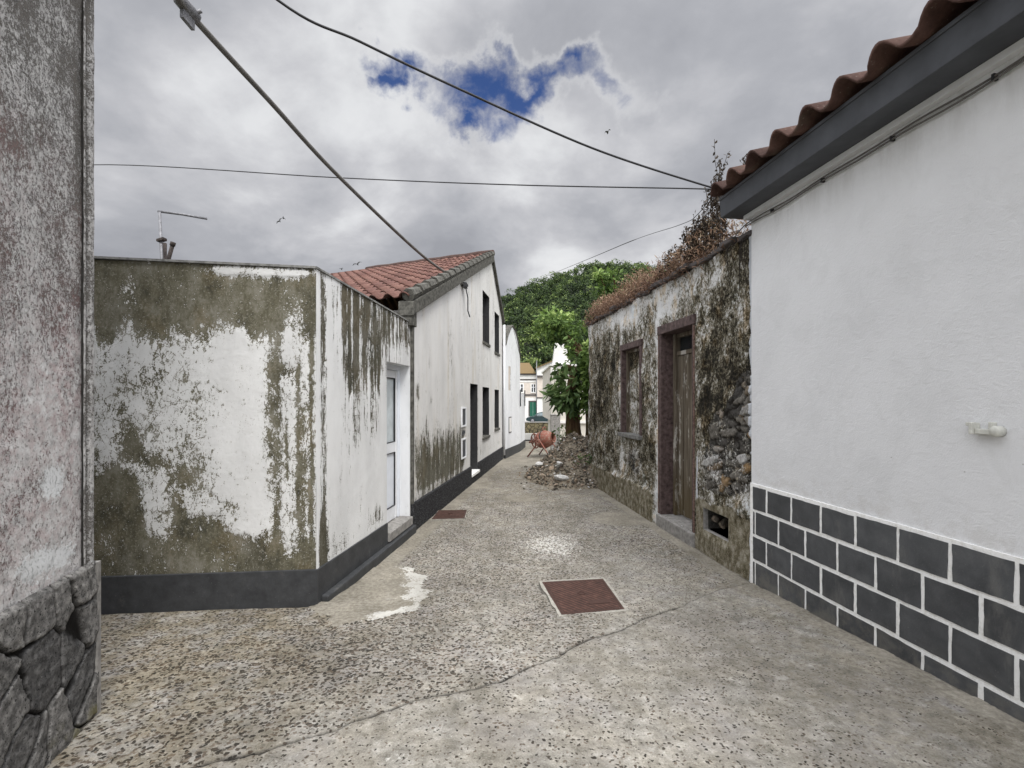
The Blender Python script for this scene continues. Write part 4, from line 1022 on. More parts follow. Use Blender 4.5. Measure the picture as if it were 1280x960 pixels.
for px in (649.5, 655):
    q = MB(); s_ = WX.sx(px); q.tube([WX.pt(s_, 1.42, .03), WX.pt(s_, 1.95, .03)], .02, 6); q.build('pipe', M['wire'], gw_)
# ------------------------------------------------------------------ overhead cables
def catmull(P, n=10):
    P = [Vector(p) for p in P]; P = [P[0]*2-P[1]]+P+[P[-1]*2-P[-2]]; out = []
    for a, b_, c, d in zip(P, P[1:], P[2:], P[3:]):
        for k in range(n):
            t = k/n; out.append(.5*((2*b_)+(c-a)*t+(2*a-5*b_+4*c-d)*t*t+(3*b_-a-3*c+d)*t**3))
    return out+[P[-2]]
def cable(label, pts, r, mat, group='overhead cables'):
    P = catmull(pts); o = thing('overhead_cable', P[len(P)//2], label, 'cable', group)
    q = MB(); q.tube(P, r, 8); q.build('cable', mat, o); return o
thick = cable('thick grey overhead cable slanting from the upper left down to the red roofed gable',
      [hk, at(530,321,7.25), at(425,222,5.15), at(335,124,3.95), at(240,20,3.12), Vector((-2.05,2.80,4.10)), Vector((-2.25,2.31,4.28))], .0205, M['wire_grey'])
q = MB(); a, e_ = at(247,26,3.17), at(221,-6,2.99); ax = (e_-a).normalized()
q.tube([a, a+ax*.02, e_-ax*.02, e_], [.02, .042, .042, .02], 10); q.obox((a+e_)/2+Vector((0,0,-.05)), ax*.05, (.012,0,0), (0,0,.05)); q.tube([a+ax*.05, a+ax*.05+Vector((.06,0,.02))], .012, 8); q.build('splice_clamp', M['metal'], thick)
cable('black overhead cable dropping from top centre to the charcoal eave on the right',
      [at(903,236,4.42), at(875,230,4.32), at(740,185,3.92), at(565,107,3.46), at(450,52,3.22), at(347,0,3.03), Vector((-2.3,2.55,4.65)), Vector((-2.6,2.3,4.72))], .0085, M['wire'])
cable('thin level cable crossing the whole sky above the annexe',
      [at(897,238,4.45), at(875,236,4.50), at(640,231,5.2), at(420,222,6.0), at(115,206,7.4), Vector((-9.5,8.6,5.55))], .0065, M['wire'])
cable('faint thin cable from the ruin roof down toward the wooded hill',
      [at(893,239,4.5), at(872,268,5.3), at(850,281,6.2), at(790,301,9), at(730,326,16), at(676,348,40), at(664,352,60)], [.004]*30+[.008]*31, M['wire'])
ins = thing('cable_insulator', at(900,235,4.42), 'dark insulator at the tip of the charcoal eave holding the cables', 'insulator')
q = MB(); q.tube([at(892,233,4.40), at(896,234,4.41), at(905,237,4.43), at(915,239,4.46)], [.012, .026, .026, .02], 10); q.build('body', M['iron'], ins)

# ------------------------------------------------------------------ antenna and stub pipes behind the annexe parapet
aY = 5.0; A0 = at(203,345,aY); A1 = at(199.5,265,aY)
ant = thing('antenna', (A0.x, A0.y, 2.45), 'broken rooftop antenna with a bent horizontal boom above the annexe parapet', 'antenna')
q = MB(); q.tube([(A0.x, aY, 2.45), A0, A1], .014, 8); q.build('mast', M['metal'], ant)
q = MB(); q.tube([at(197,264,aY), at(228,268,aY+.1), at(259,273.5,aY+.2)], .013, 8); q.build('boom', M['metal'], ant)
q = MB(); c = at(202,300,aY); q.obox(c, (.035,0,.01), (0,.03,0), (0,0,.012)); q.build('clamp', M['iron'], ant)
p = thing('stub_pipe', (at(206,330,aY+.1).x, aY+.1, 2.45), 'short upright stub pipe close beside the antenna mast', 'pipe')
q = MB(); t = at(205.5,304,aY+.1); q.tube([(t.x+.01, aY+.1, 2.45), t], .022, 8); q.build('pipe', M['iron'], p)
p = thing('stub_pipe', (at(210,330,aY+.2).x, aY+.2, 2.45), 'leaning stub pipe with a cap right of the antenna mast', 'pipe')
q = MB(); t = at(216,305,aY+.2); b0 = at(210,326,aY+.2); q.tube([b0-(t-b0)*.6, b0, t], .020, 8); q.lathe(t, t-b0, [(-.02,0),(-.02,.027),(.02,.027),(.02,0)], 10); q.build('pipe', M['iron'], p)

# ------------------------------------------------------------------ manhole covers
def manhole(corners, label, srr=1.13):
    P = [gp(*c) for c in corners]; c0 = sum((Vector((*p, 0)) for p in P), Vector())/4
    z = float(gz(c0.y))+.024
    o = thing('manhole_cover', (c0.x, c0.y, z), label, 'manhole cover')
    V = [Vector((*p, z)) for p in P]
    def sc(f, dz): return [c0+(Vector((v.x, v.y, 0))-c0)*f+Vector((0,0,z-c0.z*0+dz)) for v in V]
    q = MB(); A = sc(srr, -.001); B = sc(1.035, -.001); A2 = [v-Vector((0,0,.04)) for v in A]; n = 10
    ring = []; 
    def dens(L, j): 
        out = []
        for a, b_ in zip(L, L[1:]+L[:1]):
            for k in range(n): out.append(a.lerp(b_, k/n)+Vector((jit(j), jit(j), 0)))
        return out
    a_, b_ = dens(A, .008), dens(B, .002); lo = [v-Vector((0,0,.05)) for v in a_]; N = 4*n
    q.add(a_+b_+lo, [(i, (i+1) % N, N+(i+1) % N, N+i) for i in range(N)]+[(2*N+i, 2*N+(i+1) % N, (i+1) % N, i) for i in range(N)])
    q.build('mortar_surround', M['coping_pale'], o)
    q = MB(); A = sc(1.034, .001); B = sc(.955, .001); q.add(A+B+[v-Vector((0,0,.012)) for v in B], [(i, (i+1) % 4, 4+(i+1) % 4, 4+i) for i in range(4)]+[(4+i, 4+(i+1) % 4, 8+(i+1) % 4, 8+i) for i in range(4)])
    q.at['rib'] = [0]*len(q.v); q.build('frame', M['rust'], o)
    T = sc(.945, .001); q = MB(); m = 24
    for j in range(m+1):
        for i in range(m+1):
            q.v.append(tuple(T[0].lerp(T[1], i/m).lerp(T[3].lerp(T[2], i/m), j/m)))
    for j in range(m):
        for i in range(m): q.f.append([j*(m+1)+i, j*(m+1)+i+1, (j+1)*(m+1)+i+1, (j+1)*(m+1)+i]); q.sm.append(False)
    rib = []
    for j in range(m+1):
        for i in range(m+1):
            u, v = i/m, j/m; r = 1
            if .50 < u < .90 and .70 < v < .84: r = 0
            if math.hypot(u-.5, v-.45) < .09 or min(u, v, 1-u, 1-v) < .03: r = 0
            rib.append(r)
    q.at['rib'] = rib; lid = q.build('lid', M['rust'], o)
    q = MB(); cc = T[0].lerp(T[1], .5).lerp(T[3].lerp(T[2], .5), .45); q.ring(cc+Vector((0,0,.002)), (0,0,1), .028, .006, 20, 6); q.at['rib'] = [0]*len(q.v); q.build('lifting_ring', M['rust'], lid)
    q = MB(); pl = lambda u, v: T[0].lerp(T[1], u).lerp(T[3].lerp(T[2], u), v)+Vector((0,0,.004))
    q.add([pl(.52,.83), pl(.88,.83), pl(.88,.72), pl(.52,.72)], [(0,1,2,3)]); q.at['rib'] = [0]*4; q.build('name_plate', M['rust'], lid)
M['coping_pale'] = simple('pale_mortar_ring', (.30,.285,.25), .9, .3, 30, bump=.5, spec=.1)
manhole([(679,734.5),(753,731),(779,762),(703,768)], 'square rusty ribbed manhole cover in the middle of the lane')
manhole([(549,640),(583,639.5),(580,650),(540,651)], 'small plain rusty cover beside the black house base', 1.06)

# ------------------------------------------------------------------ rubble heap, mixer, pillar
def leafcloud(mb, pts, size, shade, rs, droop=0., aspect=2.2, up=None):
    """leaf quads (diamond with a fold) at pts"""
    n = len(pts); d = rs.randn(n, 3)
    if up is not None: d = d*.6+np.array(up)
    d[:, 2] -= droop; d /= np.linalg.norm(d, axis=1)[:, None]
    r = rs.randn(n, 3); w = np.cross(d, r); w /= np.linalg.norm(w, axis=1)[:, None]; nn = np.cross(w, d)
    s = size*rs.uniform(.6, 1.25, n)[:, None]
    a = pts; b_ = pts+d*s*.5+w*s*.5/aspect+nn*s*.05; c = pts+d*s-nn*s*.08; e_ = pts+d*s*.5-w*s*.5/aspect+nn*s*.05
    V = np.stack([a, b_, c, e_], 1).reshape(-1, 3)
    mb['v'].append(V); mb['s'].append(np.repeat(shade, 4))
def leaf_obj(mb, name, mat, parent):
    V = np.concatenate(mb['v']); q = np.arange(len(V)).reshape(-1, 4)
    return mesh_obj(name, V, q, mat, parent, False, dict(shade=np.concatenate(mb['s'])))
rs = np.random.RandomState(21)
q = MB(); hc = np.array((1.20, 10.15)); 
def heap_h(x, y):
    u = (x-hc[0])/.95; v = (y-hc[1])/1.45
    side = np.clip((x-.3)/1.2, 0, 1)
    return np.maximum(0, (1-np.sqrt(u*u*(1 if u < 0 else .25)+v*v)))*1.0*(.66+.34*side)
xs = np.linspace(.1, 2.1, 44); ys = np.linspace(8.55, 11.8, 56)
for y in ys:
    for x in xs:
        q.v.append((x, y, float(heap_h(x, y))+.05*float(fbm(x*6, y*6, 141))-.035))
for j in range(len(ys)-1):
    for i in range(len(xs)-1): k = j*len(xs)+i; q.f.append([k, k+1, k+len(xs)+1, k+len(xs)]); q.sm.append(True)
q.at['shade'] = [.28+.3*random.random() for _ in q.v]
cnt = 0
while cnt < 3600:
    x = rs.uniform(.15, 1.9); y = rs.uniform(8.6, 11.6); h = float(heap_h(x, y))
    if h < .02 and rs.rand() > .03: continue
    r = rs.uniform(.010, .030) if rs.rand() < .94 else rs.uniform(.030, .065)
    stone_mesh(q, (x, y, h+r*.25), r, rs, (1.3, .9, .5), rs.rand()*.86 if rs.rand() < .93 else rs.uniform(.86, 1)); cnt += 1
hp = q.build('rubble_heap', M['rubble'])
tag(hp, 'heap of broken stone and earth rubble against the end of the ruin', 'rubble heap', kind='stuff')
for (px, py, Y, r, lab) in ((676, 585, 9.9, .10, 'pale broken block lying high on the left slope of the rubble heap'), (699, 596, 9.35, .12, 'long pale slab lying low on the front of the rubble heap'), (701, 605, 9.0, .11, 'pale grey flat stone at the foot of the rubble heap')):
    c = at(px, py, Y); c.z = max(float(heap_h(c.x, c.y))+r*.35, .03)
    o = MB(); stone_mesh(o, c, r, rs, (1.5, .8, .5), .98, 2); tag(o.build('rubble_stone', M['rubble']), lab, 'stone', 'large stones on the rubble heap')

mx = at(681, 549, 13.6); mix_ = thing('cement_mixer', (mx.x, mx.y, float(gz(mx.y))), 'orange cement mixer spattered with mortar standing behind the rubble heap', 'cement mixer')
ax = Vector((-.62, -.62, .36)).normalized(); ax = Vector((.80, -.50, .22)).normalized()
q = MB(); q.lathe(mx, ax, [(-.27,.0),(-.27,.12),(-.19,.215),(-.06,.245),(.05,.245),(.15,.21),(.27,.140),(.27,.125),(.10,.19),(-.1,.19)], 28); dru = q.build('drum', M['orange'], mix_)
q = MB(); q.ring(mx-ax*.02, ax, .25, .016, 36, 6); q.build('ring_gear', M['iron'], dru)
q = MB(); q.ring(mx+ax*.27, ax, .138, .012, 28, 6); q.build('rim', M['orange'], dru)
q = MB()
sd = ax.cross(Vector((0,0,1))).normalized()
bk = mx-ax*.34
q.tube([mx+sd*.31, bk+sd*.28, bk-sd*.28, mx-sd*.31], .026, 8, smooth=True)
q.tube([bk, bk+Vector((0,0,.05)), mx-ax*.30], .03, 8)
q.build('yoke', M['orange'], mix_)
q = MB(); q.ring(mx+Vector((-.02,-.02,.29)), (.5,-.85,0), .055, .014, 20, 6); q.build('tilt_handle', M['orange'], mix_)
q = MB(); q.ring(mx+sd*.36-ax*.12, sd-ax*.6, .20, .018, 28, 6)
for k in range(3): 
    e1 = Vector((0,0,1)); e2 = (sd-ax*.6).normalized().cross(e1); e1 = e2.cross((sd-ax*.6).normalized()); a_ = math.pi*k/3; dd_ = (e1*math.cos(a_)+e2*math.sin(a_))*.2; q.tube([mx+sd*.36-ax*.12-dd_, mx+sd*.36-ax*.12+dd_], .016, 6)
q.build('tilt_wheel', M['orange'], mix_)
gzm = float(gz(mx.y))
for s_ in (-1, 1):
    for f_ in (-1, 1):
        q = MB(); q.tube([mx+sd*.31*s_-Vector((0,0,.02)), (mx.x+sd.x*.34*s_+ax.x*.38*f_, mx.y+sd.y*.34*s_+ax.y*.38*f_, gzm+.02)], .02, 8); q.build('leg', M['orange'], mix_)
q = MB(); mbx = mx-ax*.12-sd*.42-Vector((0,0,.05)); q.obox(mbx, ax*.14, sd*.1, (0,0,.15)); q.build('motor_box', M['orange'], mix_, bevel=.02)
for s_ in (-1, 1):
    q = MB(); q.lathe((mx.x+sd.x*.36*s_+ax.x*.38, mx.y+sd.y*.36*s_+ax.y*.38, gzm+.1), sd, [(-.025,0),(-.025,.1),(.025,.1),(.025,0)], 18); q.build('wheel', M['rubber'], mix_)

pl_ = thing('gate_pillar', (at(694,550,15).x, 15, 0), 'square bare cement pillar behind the orange mixer', 'pillar')
a, e_ = at(688.5,518,15), at(700,518,15)
q = MB(); q.box((a.x, 14.9, -.1), (e_.x, 15.2, a.z-.03)); q.build('shaft', M['cement'], pl_, bevel=.01)
q = MB(); q.box((a.x-.015, 14.885, a.z-.03), (e_.x+.015, 15.215, a.z)); q.build('cap', M['cement'], pl_, bevel=.008)

# pale house end behind the pillar
ph = thing('cream_house', (2.4, 18, 0), 'cream old house end with cornice and a broken white gable stub', 'house')
X = lambda px, Y: (px-640)/F*Y
Zp = lambda py, Y: EYE-(py-500)/F*Y
Y = 17.6; xl = X(689.2, Y)
q = MB(); q.box((xl, Y, Zp(526, Y)), (xl+4, Y+5, Zp(457, Y))); q.build('wall', M['cream'], ph)
q = MB(); q.box((xl-.03, Y-.06, Zp(466, Y)), (xl+4, Y-.001, Zp(457.5, Y))); q.box((xl-.06, Y-.1, Zp(457.4, Y)), (xl+4, Y+5, Zp(455.5, Y))); q.build('cornice', M['white_far'], ph)
q = MB(); q.box((xl+.3, Y-.1, Zp(529, Y)), (xl+4, Y+5, Zp(526, Y))); q.build('string_course', M['white_far'], ph)
q = MB(); q.box((xl+.25, Y-.02, -.3), (xl+4, Y+5, Zp(529.1, Y))); q.build('plinth', M['cream'], ph)
q = MB(); z0 = Zp(455.4, Y); z1 = Zp(427.5, Y)
q.hexa([(X(691,Y), Y+.05, z0), (X(714,Y), Y+.05, z0), (X(714,Y), Y+.5, z0), (X(691,Y), Y+.5, z0), (X(695,Y), Y+.1, z1), (X(706,Y), Y+.1, z1+.05), (X(706,Y), Y+.45, z1+.05), (X(695,Y), Y+.45, z1)])
q.build('gable_stub', M['rubble_pale'] if 'rubble_pale' in M else M['white_far'], ph)

# ------------------------------------------------------------------ across the road: wall, car and two town houses
gw2 = thing('low_white_wall', (1, 21.8, float(gz(21.8))), 'low whitewashed wall across the far end of the lane', 'wall')
q = MB(); q.box((-3, 21.8, -.5), (5, 22.0, Zp(542, 21.8))); q.build('body', M['white_far'], gw2)
q = MB(); q.box((-3, 21.78, -.5), (5, 21.799, Zp(549.5, 21.8))); q.build('plinth', M['trim_dark'], gw2)
sw = thing('field_stone_wall', (3, 54, -2), 'mossy field stone wall below the parked car', 'wall')
q = MB(); q.box((-12, 53.8, -2.6), (16, 54.3, Zp(528.2, 54))); q.build('body', M['fieldstone'], sw)
q = MB(); q.box((-12, 53.75, Zp(528.2, 54)), (16, 54.35, Zp(527.3, 54))); q.build('coping', M['cement'], sw)

def build_car(x0, Y, z):
    o = thing('parked_car', (x0+2, Y, z), 'dark teal hatchback parked side-on in front of the green door', 'car')
    L = 4.0; half = .82
    def ext(name, prof, mat, par, w0, w1=None, y0=0, bevel=0):
        q = MB(); n = len(prof); w1 = w1 or [w0]*n
        q.add([(x0+x, Y+y0-w, z+h) for (x, h), w in zip(prof, w1)]+[(x0+x, Y+y0+w, z+h) for (x, h), w in zip(prof, w1)], [tuple(range(n)), tuple(range(n, 2*n))[::-1]]+[(i, n+i, n+(i+1) % n, (i+1) % n) for i in range(n)]); return q.build(name, mat, par, bevel)
    ext('body', [(.05,.30),(.0,.48),(.06,.68),(.55,.80),(1.05,.86),(2.9,.92),(3.75,.90),(3.93,.75),(4.0,.5),(3.95,.28),(3.5,.2),(.5,.2)], M['car_paint'], o, half, bevel=.04)
    cab = ext('cabin', [(.98,.86),(1.55,1.26),(1.9,1.37),(2.6,1.40),(3.2,1.30),(3.72,.92),(3.6,.88),(2,.85)], M['car_paint'], o, .7, [.78,.62,.6,.6,.62,.76,.78,.78], bevel=.03)
    for prof in ([(1.18,.93),(1.62,1.24),(2.15,1.32),(2.15,.95)], [(2.22,.95),(2.22,1.32),(2.65,1.33),(2.95,1.28),(2.95,.97)], [(3.0,.98),(3.0,1.26),(3.15,1.24),(3.5,.98)]):
        for s_ in (-1, 1):
            q = MB(); wd = lambda h: s_*(.785-(h-.86)*.36); q.add([(x0+x, Y+wd(h), z+h) for x, h in prof], [tuple(range(len(prof))) if s_ < 0 else tuple(range(len(prof)))[::-1]]); q.build('side_window', M['car_glass'], o)
    q = MB(); q.add([(x0+1.0,Y-.66,z+.90),(x0+1.0,Y+.66,z+.90),(x0+1.535,Y+.55,z+1.26),(x0+1.535,Y-.55,z+1.26)], [(0,1,2,3)]); q.build('windscreen', M['car_glass'], o)
    for s_ in (-1, 1):
        q = MB(); q.obox((x0+.10, Y+s_*.66, z+.64), (.09,0,.02), (0,.13,0), (0,0,.07)); q.build('headlight', M['light_lens'], o, bevel=.02)
        q = MB(); q.obox((x0+3.93, Y+s_*.68, z+.74), (.05,0,0), (0,.1,0), (0,0,.1)); q.build('tail_light', M['gloss'], o, bevel=.02)
        for wx in (.78, 3.2):
            q = MB(); q.lathe((x0+wx, Y+s_*.74, z+.30), (0,1,0), [(-.1,0),(-.1,.26),(-.07,.30),(.07,.30),(.1,.26),(.1,0)], 20); wh = q.build('wheel', M['rubber'], o)
            q = MB(); q.lathe((x0+wx, Y+s_*.80, z+.30), (0,1,0), [(-.05,0),(-.05,.19),(.05,.19),(.05,0)], 16); q.build('rim', M['metal'], wh)
    q = MB(); q.obox((x0+1.25, Y-.9, z+.95), (.06,0,0), (0,.08,0), (0,0,.06)); q.build('mirror', M['car_paint'], o, bevel=.02)
build_car(1.72, 59.5, -1.22)

def far_house(x0, x1, Y, zb, zt, label, wallm, wins, doors, bands, roof):
    o = thing('town_house', ((x0+x1)/2, Y, zb), label, 'house', 'town houses across the road')
    q = MB(); q.box((x0, Y, zb-.5), (x1, Y+7, zt)); q.build('wall', wallm, o)
    q = MB(); q.box((x0+.005, Y-.03, zb-.5), (x1-.005, Y-.001, Zp(497, Y))); q.build('ground_floor_render', M['white_far'], o)
    for b0, b1, mt, pr in bands:
        q = MB(); q.box((x0-.06, Y-pr, Zp(b1, Y)), (x1+.06, Y-.031, Zp(b0, Y))); q.build('string_course', mt, o)
    for xa, xb, ya, yb, balcony in wins:
        q = MB(); xa, xb, za, zb2 = X(xa, Y), X(xb, Y), Zp(yb, Y), Zp(ya, Y); w_ = .14
        q.box((xa-w_, Y-.07, za), (xa, Y-.001, zb2)); q.box((xb, Y-.07, za), (xb+w_, Y-.001, zb2)); q.box((xa-w_, Y-.07, zb2), (xb+w_, Y-.001, zb2+w_)); q.box((xa-w_, Y-.09, za-w_), (xb+w_, Y-.001, za)); m_ = (xa+xb)/2
        wi = q.build('window', M['white_far'], o)
        q = MB(); q.box((xa, Y-.03, za), (xb, Y-.002, zb2)); q.build('pane', M['glass'], wi)
        q = MB(); q.box((m_-.05, Y-.05, za), (m_+.05, Y-.031, zb2)); q.box((xa, Y-.048, (za+zb2)/2+.1), (m_-.051, Y-.032, (za+zb2)/2+.16)); q.box((m_+.051, Y-.048, (za+zb2)/2+.1), (xb, Y-.032, (za+zb2)/2+.16)); q.build('frame', M['white_paint'], wi)
        if balcony:
            q = MB(); q.box((xa-.3, Y-.5, za-.12), (xb+.3, Y-.08, za)); 
            for k in range(9): xx = xa-.28+(xb-xa+.56)*k/8; q.box((xx-.015, Y-.48, za), (xx+.015, Y-.45, za+.9))
            q.box((xa-.3, Y-.49, za+.9), (xb+.3, Y-.44, za+.94)); q.build('balcony', M['wire'], wi)
    for xa, xb, ya, yb, mt in doors:
        xa, xb, za, zb2 = X(xa, Y), X(xb, Y), Zp(yb, Y), Zp(ya, Y)
        q = MB(); q.box((xa-.18, Y-.08, za), (xa, Y-.032, zb2+.18)); q.box((xb, Y-.08, za), (xb+.18, Y-.032, zb2+.18)); q.box((xa, Y-.08, zb2), (xb, Y-.032, zb2+.18)); d_ = q.build('door', M['trim_dark'], o)
        q = MB(); m_ = (xa+xb)/2; q.box((xa, Y-.05, za), (m_-.01, Y-.033, zb2)); q.box((m_+.01, Y-.05, za), (xb, Y-.033, zb2)); q.build('door_leaf', mt, d_)
    q = MB(); roof(q, Y); q.build('roof', M['tile_moss'], o)
    return o
Yb = 65.
def roofA(q, Y):
    x0, x1 = -4, X(670.2, Y); ze = Zp(467, Y); zr = Zp(453.5, Y+4); q.add([(x0-.3, Y-.4, ze), (x1, Y-.4, ze), (x1-.8, Y+4, zr), (x0, Y+4, zr), (x1, Y+8, ze), (x0, Y+8, ze)], [(0,1,2,3), (1,4,2), (3,2,4,5)])
fh1 = far_house(-4, X(670.4, Yb), Yb, -1.4, Zp(468, Yb), 'cream town house with mossy hipped roof and green double door behind the car', M['pink'],
    [(648, 653.5, 480.5, 490, False), (664.5, 669, 480.5, 490, False), (634, 640, 480.5, 490, False)], [(662.3, 670, 502.5, 520.5, M['green_door'])],
    [(473.8, 475.2, M['trim_dark'], .12), (467.2, 468.6, M['trim_dark'], .3), (468.7, 473.7, M['white_far'], .06), (475.3, 478, M['white_far'], .05), (492.8, 494.6, M['trim_dark'], .1)], roofA)
def roofB(q, Y):
    x0, x1 = X(671, Y), X(720, Y); xm = X(692, Y)
    q.add([(x0-.2, Y-.3, Zp(459.5, Y)), (xm, Y-.3, Zp(450, Y)), (xm, Y+8, Zp(450, Y)), (x0-.2, Y+8, Zp(459.5, Y))], [(0,1,2,3)]); q.add([(xm, Y-.3, Zp(450, Y)), (x1, Y-.3, Zp(459.5, Y)), (x1, Y+8, Zp(459.5, Y)), (xm, Y+8, Zp(450, Y))], [(0,1,2,3)])
    q.add([(x0-.2, Y-.31, Zp(459.5, Y)), (x0-.2, Y-.31, Zp(461, Y)), (xm, Y-.31, Zp(451.5, Y)), (xm, Y-.31, Zp(450, Y))], [(0,1,2,3)])
fh2 = far_house(X(671, Yb), X(720, Yb), Yb-.6, -1.4, Zp(469.5, Yb), 'cream gabled town house with balcony window right of the green door', M['pink'],
    [(683, 688, 476, 494, True)], [(683, 689, 500, 521, M['frame_dark'])], [(469.6, 471.5, M['trim_dark'], .25), (496.5, 497.8, M['trim_dark'], .12)], roofB)
q = MB(); Y = Yb-.6; q.add([(X(671,Y), Y, Zp(469.4,Y)), (X(720,Y), Y, Zp(469.4,Y)), (X(720,Y), Y, Zp(460,Y)), (X(692,Y), Y, Zp(450.5,Y)), (X(671,Y), Y, Zp(460,Y))], [(0,1,2,3,4)]); q.build('gable', M['white_far'], fh2)
lp = thing('lamp_post', (X(671, 62), 62, -1.4), 'thin grey pole standing between the two town houses', 'pole')
q = MB(); q.tube([(X(670.8,62), 62, -1.4), (X(670.8,62), 62, Zp(452,62))], .06, 8); q.build('pole', M['metal'], lp)
q = MB(); q.lathe((X(670.8,62), 62, Zp(452,62)), (0,0,1), [(0,.06),(.02,.09),(.1,.09),(.14,0)], 10); q.build('cap', M['metal'], lp)
# ------------------------------------------------------------------ wooded hill
def hill_z(X, Y):
    # skyline given as slope above the eye, at a distance of about 170 m
    az = X/np.maximum(Y, 1)
    sky = np.interp(az, [-1.5,-.6,-.2,-.02,.03,.085,.125,.18,.24,.28,.33,.5,1.0,2.], [.10,.13,.17,.215,.232,.248,.272,.288,.282,.275,.27,.24,.16,.08])
    t = sstep(70, 185, Y)
    base = -2.5+(sky*175+EYE+2.5)*np.minimum(1, (np.clip(Y-72, 0, 110)/108.)**.9)
    base -= .22*np.clip(Y-182, 0, 200)
    return base+6*(fbm(X*.03, Y*.03, 151)-.5)*t
xs = np.linspace(-260, 320, 90); ys = np.linspace(71, 330, 60); Xg, Yg = np.meshgrid(xs, ys)
n = len(xs); i, j = np.meshgrid(np.arange(n-1), np.arange(len(ys)-1)); a = (j*n+i).ravel()
tag(mesh_obj('hill', np.stack([Xg, Yg, hill_z(Xg, Yg)-.8], -1).reshape(-1, 3), np.stack([a, a+1, a+n+1, a+n], -1), M['hill_soil'], None, True), kind='structure')
rs = np.random.RandomState(5)
def crown(mb, c, r, h, n, leaf, rs, shade_off=0., lobes=7):
    lc = rs.randn(lobes, 3)*np.array((.5, .5, .36)); lr = rs.uniform(.35, .62, lobes)
    k = rs.randint(0, lobes, n); d = rs.randn(n, 3); d /= np.linalg.norm(d, axis=1)[:, None]; d[:, 2] = np.abs(d[:, 2])*1.0-.25*rs.rand(n)
    rad = lr[k]*rs.uniform(.75, 1.05, n)
    p = (lc[k]+d*rad[:, None])*np.array((r, r, h))
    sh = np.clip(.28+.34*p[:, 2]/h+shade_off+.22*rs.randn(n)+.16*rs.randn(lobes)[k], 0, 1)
    leafcloud(mb, p+np.array(c), leaf, sh, rs, 0, 1.5, up=None)
W = dict(v=[], s=[]); N = 1900
cand = []
while len(cand) < N:
    Y = rs.uniform(76, 190); az = rs.uniform(-.35, .62) if rs.rand() < .85 else rs.uniform(-.8, 1.1); cand.append((az*Y, Y))
for (x, y) in cand:
    z = float(hill_z(np.array(x), np.array(y))); r = rs.uniform(1.3, 2.7)*(.75+.5*float(vnoise(x*.08, y*.08, 7)))
    vis = -.05 < x/y < .45
    crown(W, (x, y, z+r*.45), r, r*rs.uniform(.8, 1.15), 240 if vis else 70, .50 if vis else .9, rs, .34*(float(fbm(x*.04, y*.04, 161))-.5)*2+.12*rs.randn(), 6)
tag(leaf_obj(W, 'wood', M['leaf_hill'], None), 'dense green wood covering the hill behind the town houses', 'wood', kind='stuff')

# ------------------------------------------------------------------ trees near the ruin
def tree(name, label, base, top, crown_c, crown_r, n, leaf, mat, seed, trunk_r=.12, droop=0., group=None, lobes=9, lims=5, aspect=2.):
    rs = np.random.RandomState(seed); o = thing(name, base, label, 'tree', group)
    q = MB(); B, T = Vector(base), Vector(top); mid = B.lerp(T, .5)+Vector((rs.uniform(-.1, .1), 0, 0))
    q.tube(catmull([B-Vector((0,0,.1)), B.lerp(T,.25)+Vector((.04,0,0)), mid, T], 5), [trunk_r*(1.15-.55*k/15) for k in range(16)], 10); tr = q.build('trunk', M['bark'], o)
    C = np.array(crown_c); q = MB()
    g_ = rs.randn(lobes, 3); g_ /= np.linalg.norm(g_, axis=1)[:, None]; lc = g_*(rs.rand(lobes)**.4*.72)[:, None]*np.array(crown_r)+C; lr = rs.uniform(.16, .42, lobes)
    for k in range(min(lims, lobes)):
        p = Vector(lc[k]); q.tube(catmull([T-(T-B)*.1*k/lims, T.lerp(p, .5)+Vector((0,0,.1)), p], 4), [trunk_r*.5*(1-.08*i) for i in range(9)], 6)
    q.build('limbs', M['bark'], tr)
    mb = dict(v=[], s=[])
    k = rs.randint(0, lobes, n); d = rs.randn(n, 3); d /= np.linalg.norm(d, axis=1)[:, None]
    p = lc[k]+d*np.array(crown_r)*(lr[k]*rs.uniform(.35, 1.05, n))[:, None]
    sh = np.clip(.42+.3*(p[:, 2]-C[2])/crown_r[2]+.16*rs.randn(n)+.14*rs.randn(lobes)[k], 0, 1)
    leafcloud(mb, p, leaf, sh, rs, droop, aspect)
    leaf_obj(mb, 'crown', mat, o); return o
# mossy tree with drooping big leaves at the far corner of the ruin
tb = (1.31, 10.4, -.02)
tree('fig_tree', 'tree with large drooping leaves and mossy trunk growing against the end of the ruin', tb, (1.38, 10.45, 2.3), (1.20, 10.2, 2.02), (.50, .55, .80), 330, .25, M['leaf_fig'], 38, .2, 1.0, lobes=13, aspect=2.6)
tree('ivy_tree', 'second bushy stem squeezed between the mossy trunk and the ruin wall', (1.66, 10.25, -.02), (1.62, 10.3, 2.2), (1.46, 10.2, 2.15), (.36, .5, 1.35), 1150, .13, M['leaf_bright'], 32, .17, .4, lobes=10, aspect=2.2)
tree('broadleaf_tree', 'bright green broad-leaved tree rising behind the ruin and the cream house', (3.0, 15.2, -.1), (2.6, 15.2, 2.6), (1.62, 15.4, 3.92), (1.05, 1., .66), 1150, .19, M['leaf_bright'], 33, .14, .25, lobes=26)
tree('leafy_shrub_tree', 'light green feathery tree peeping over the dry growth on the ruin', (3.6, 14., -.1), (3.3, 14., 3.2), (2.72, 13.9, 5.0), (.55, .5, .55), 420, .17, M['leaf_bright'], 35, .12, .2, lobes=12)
#tree('dark_garden_tree', 'darker garden tree low behind the cream gable stub', (1.9, 21, -.3), (2.2, 21, 2.6), (2.3, 21.5, 3.9), (1.6, 1.2, 1.2), 2000, .28, M['leaf_hill'], 36, .14, .2, lobes=14)

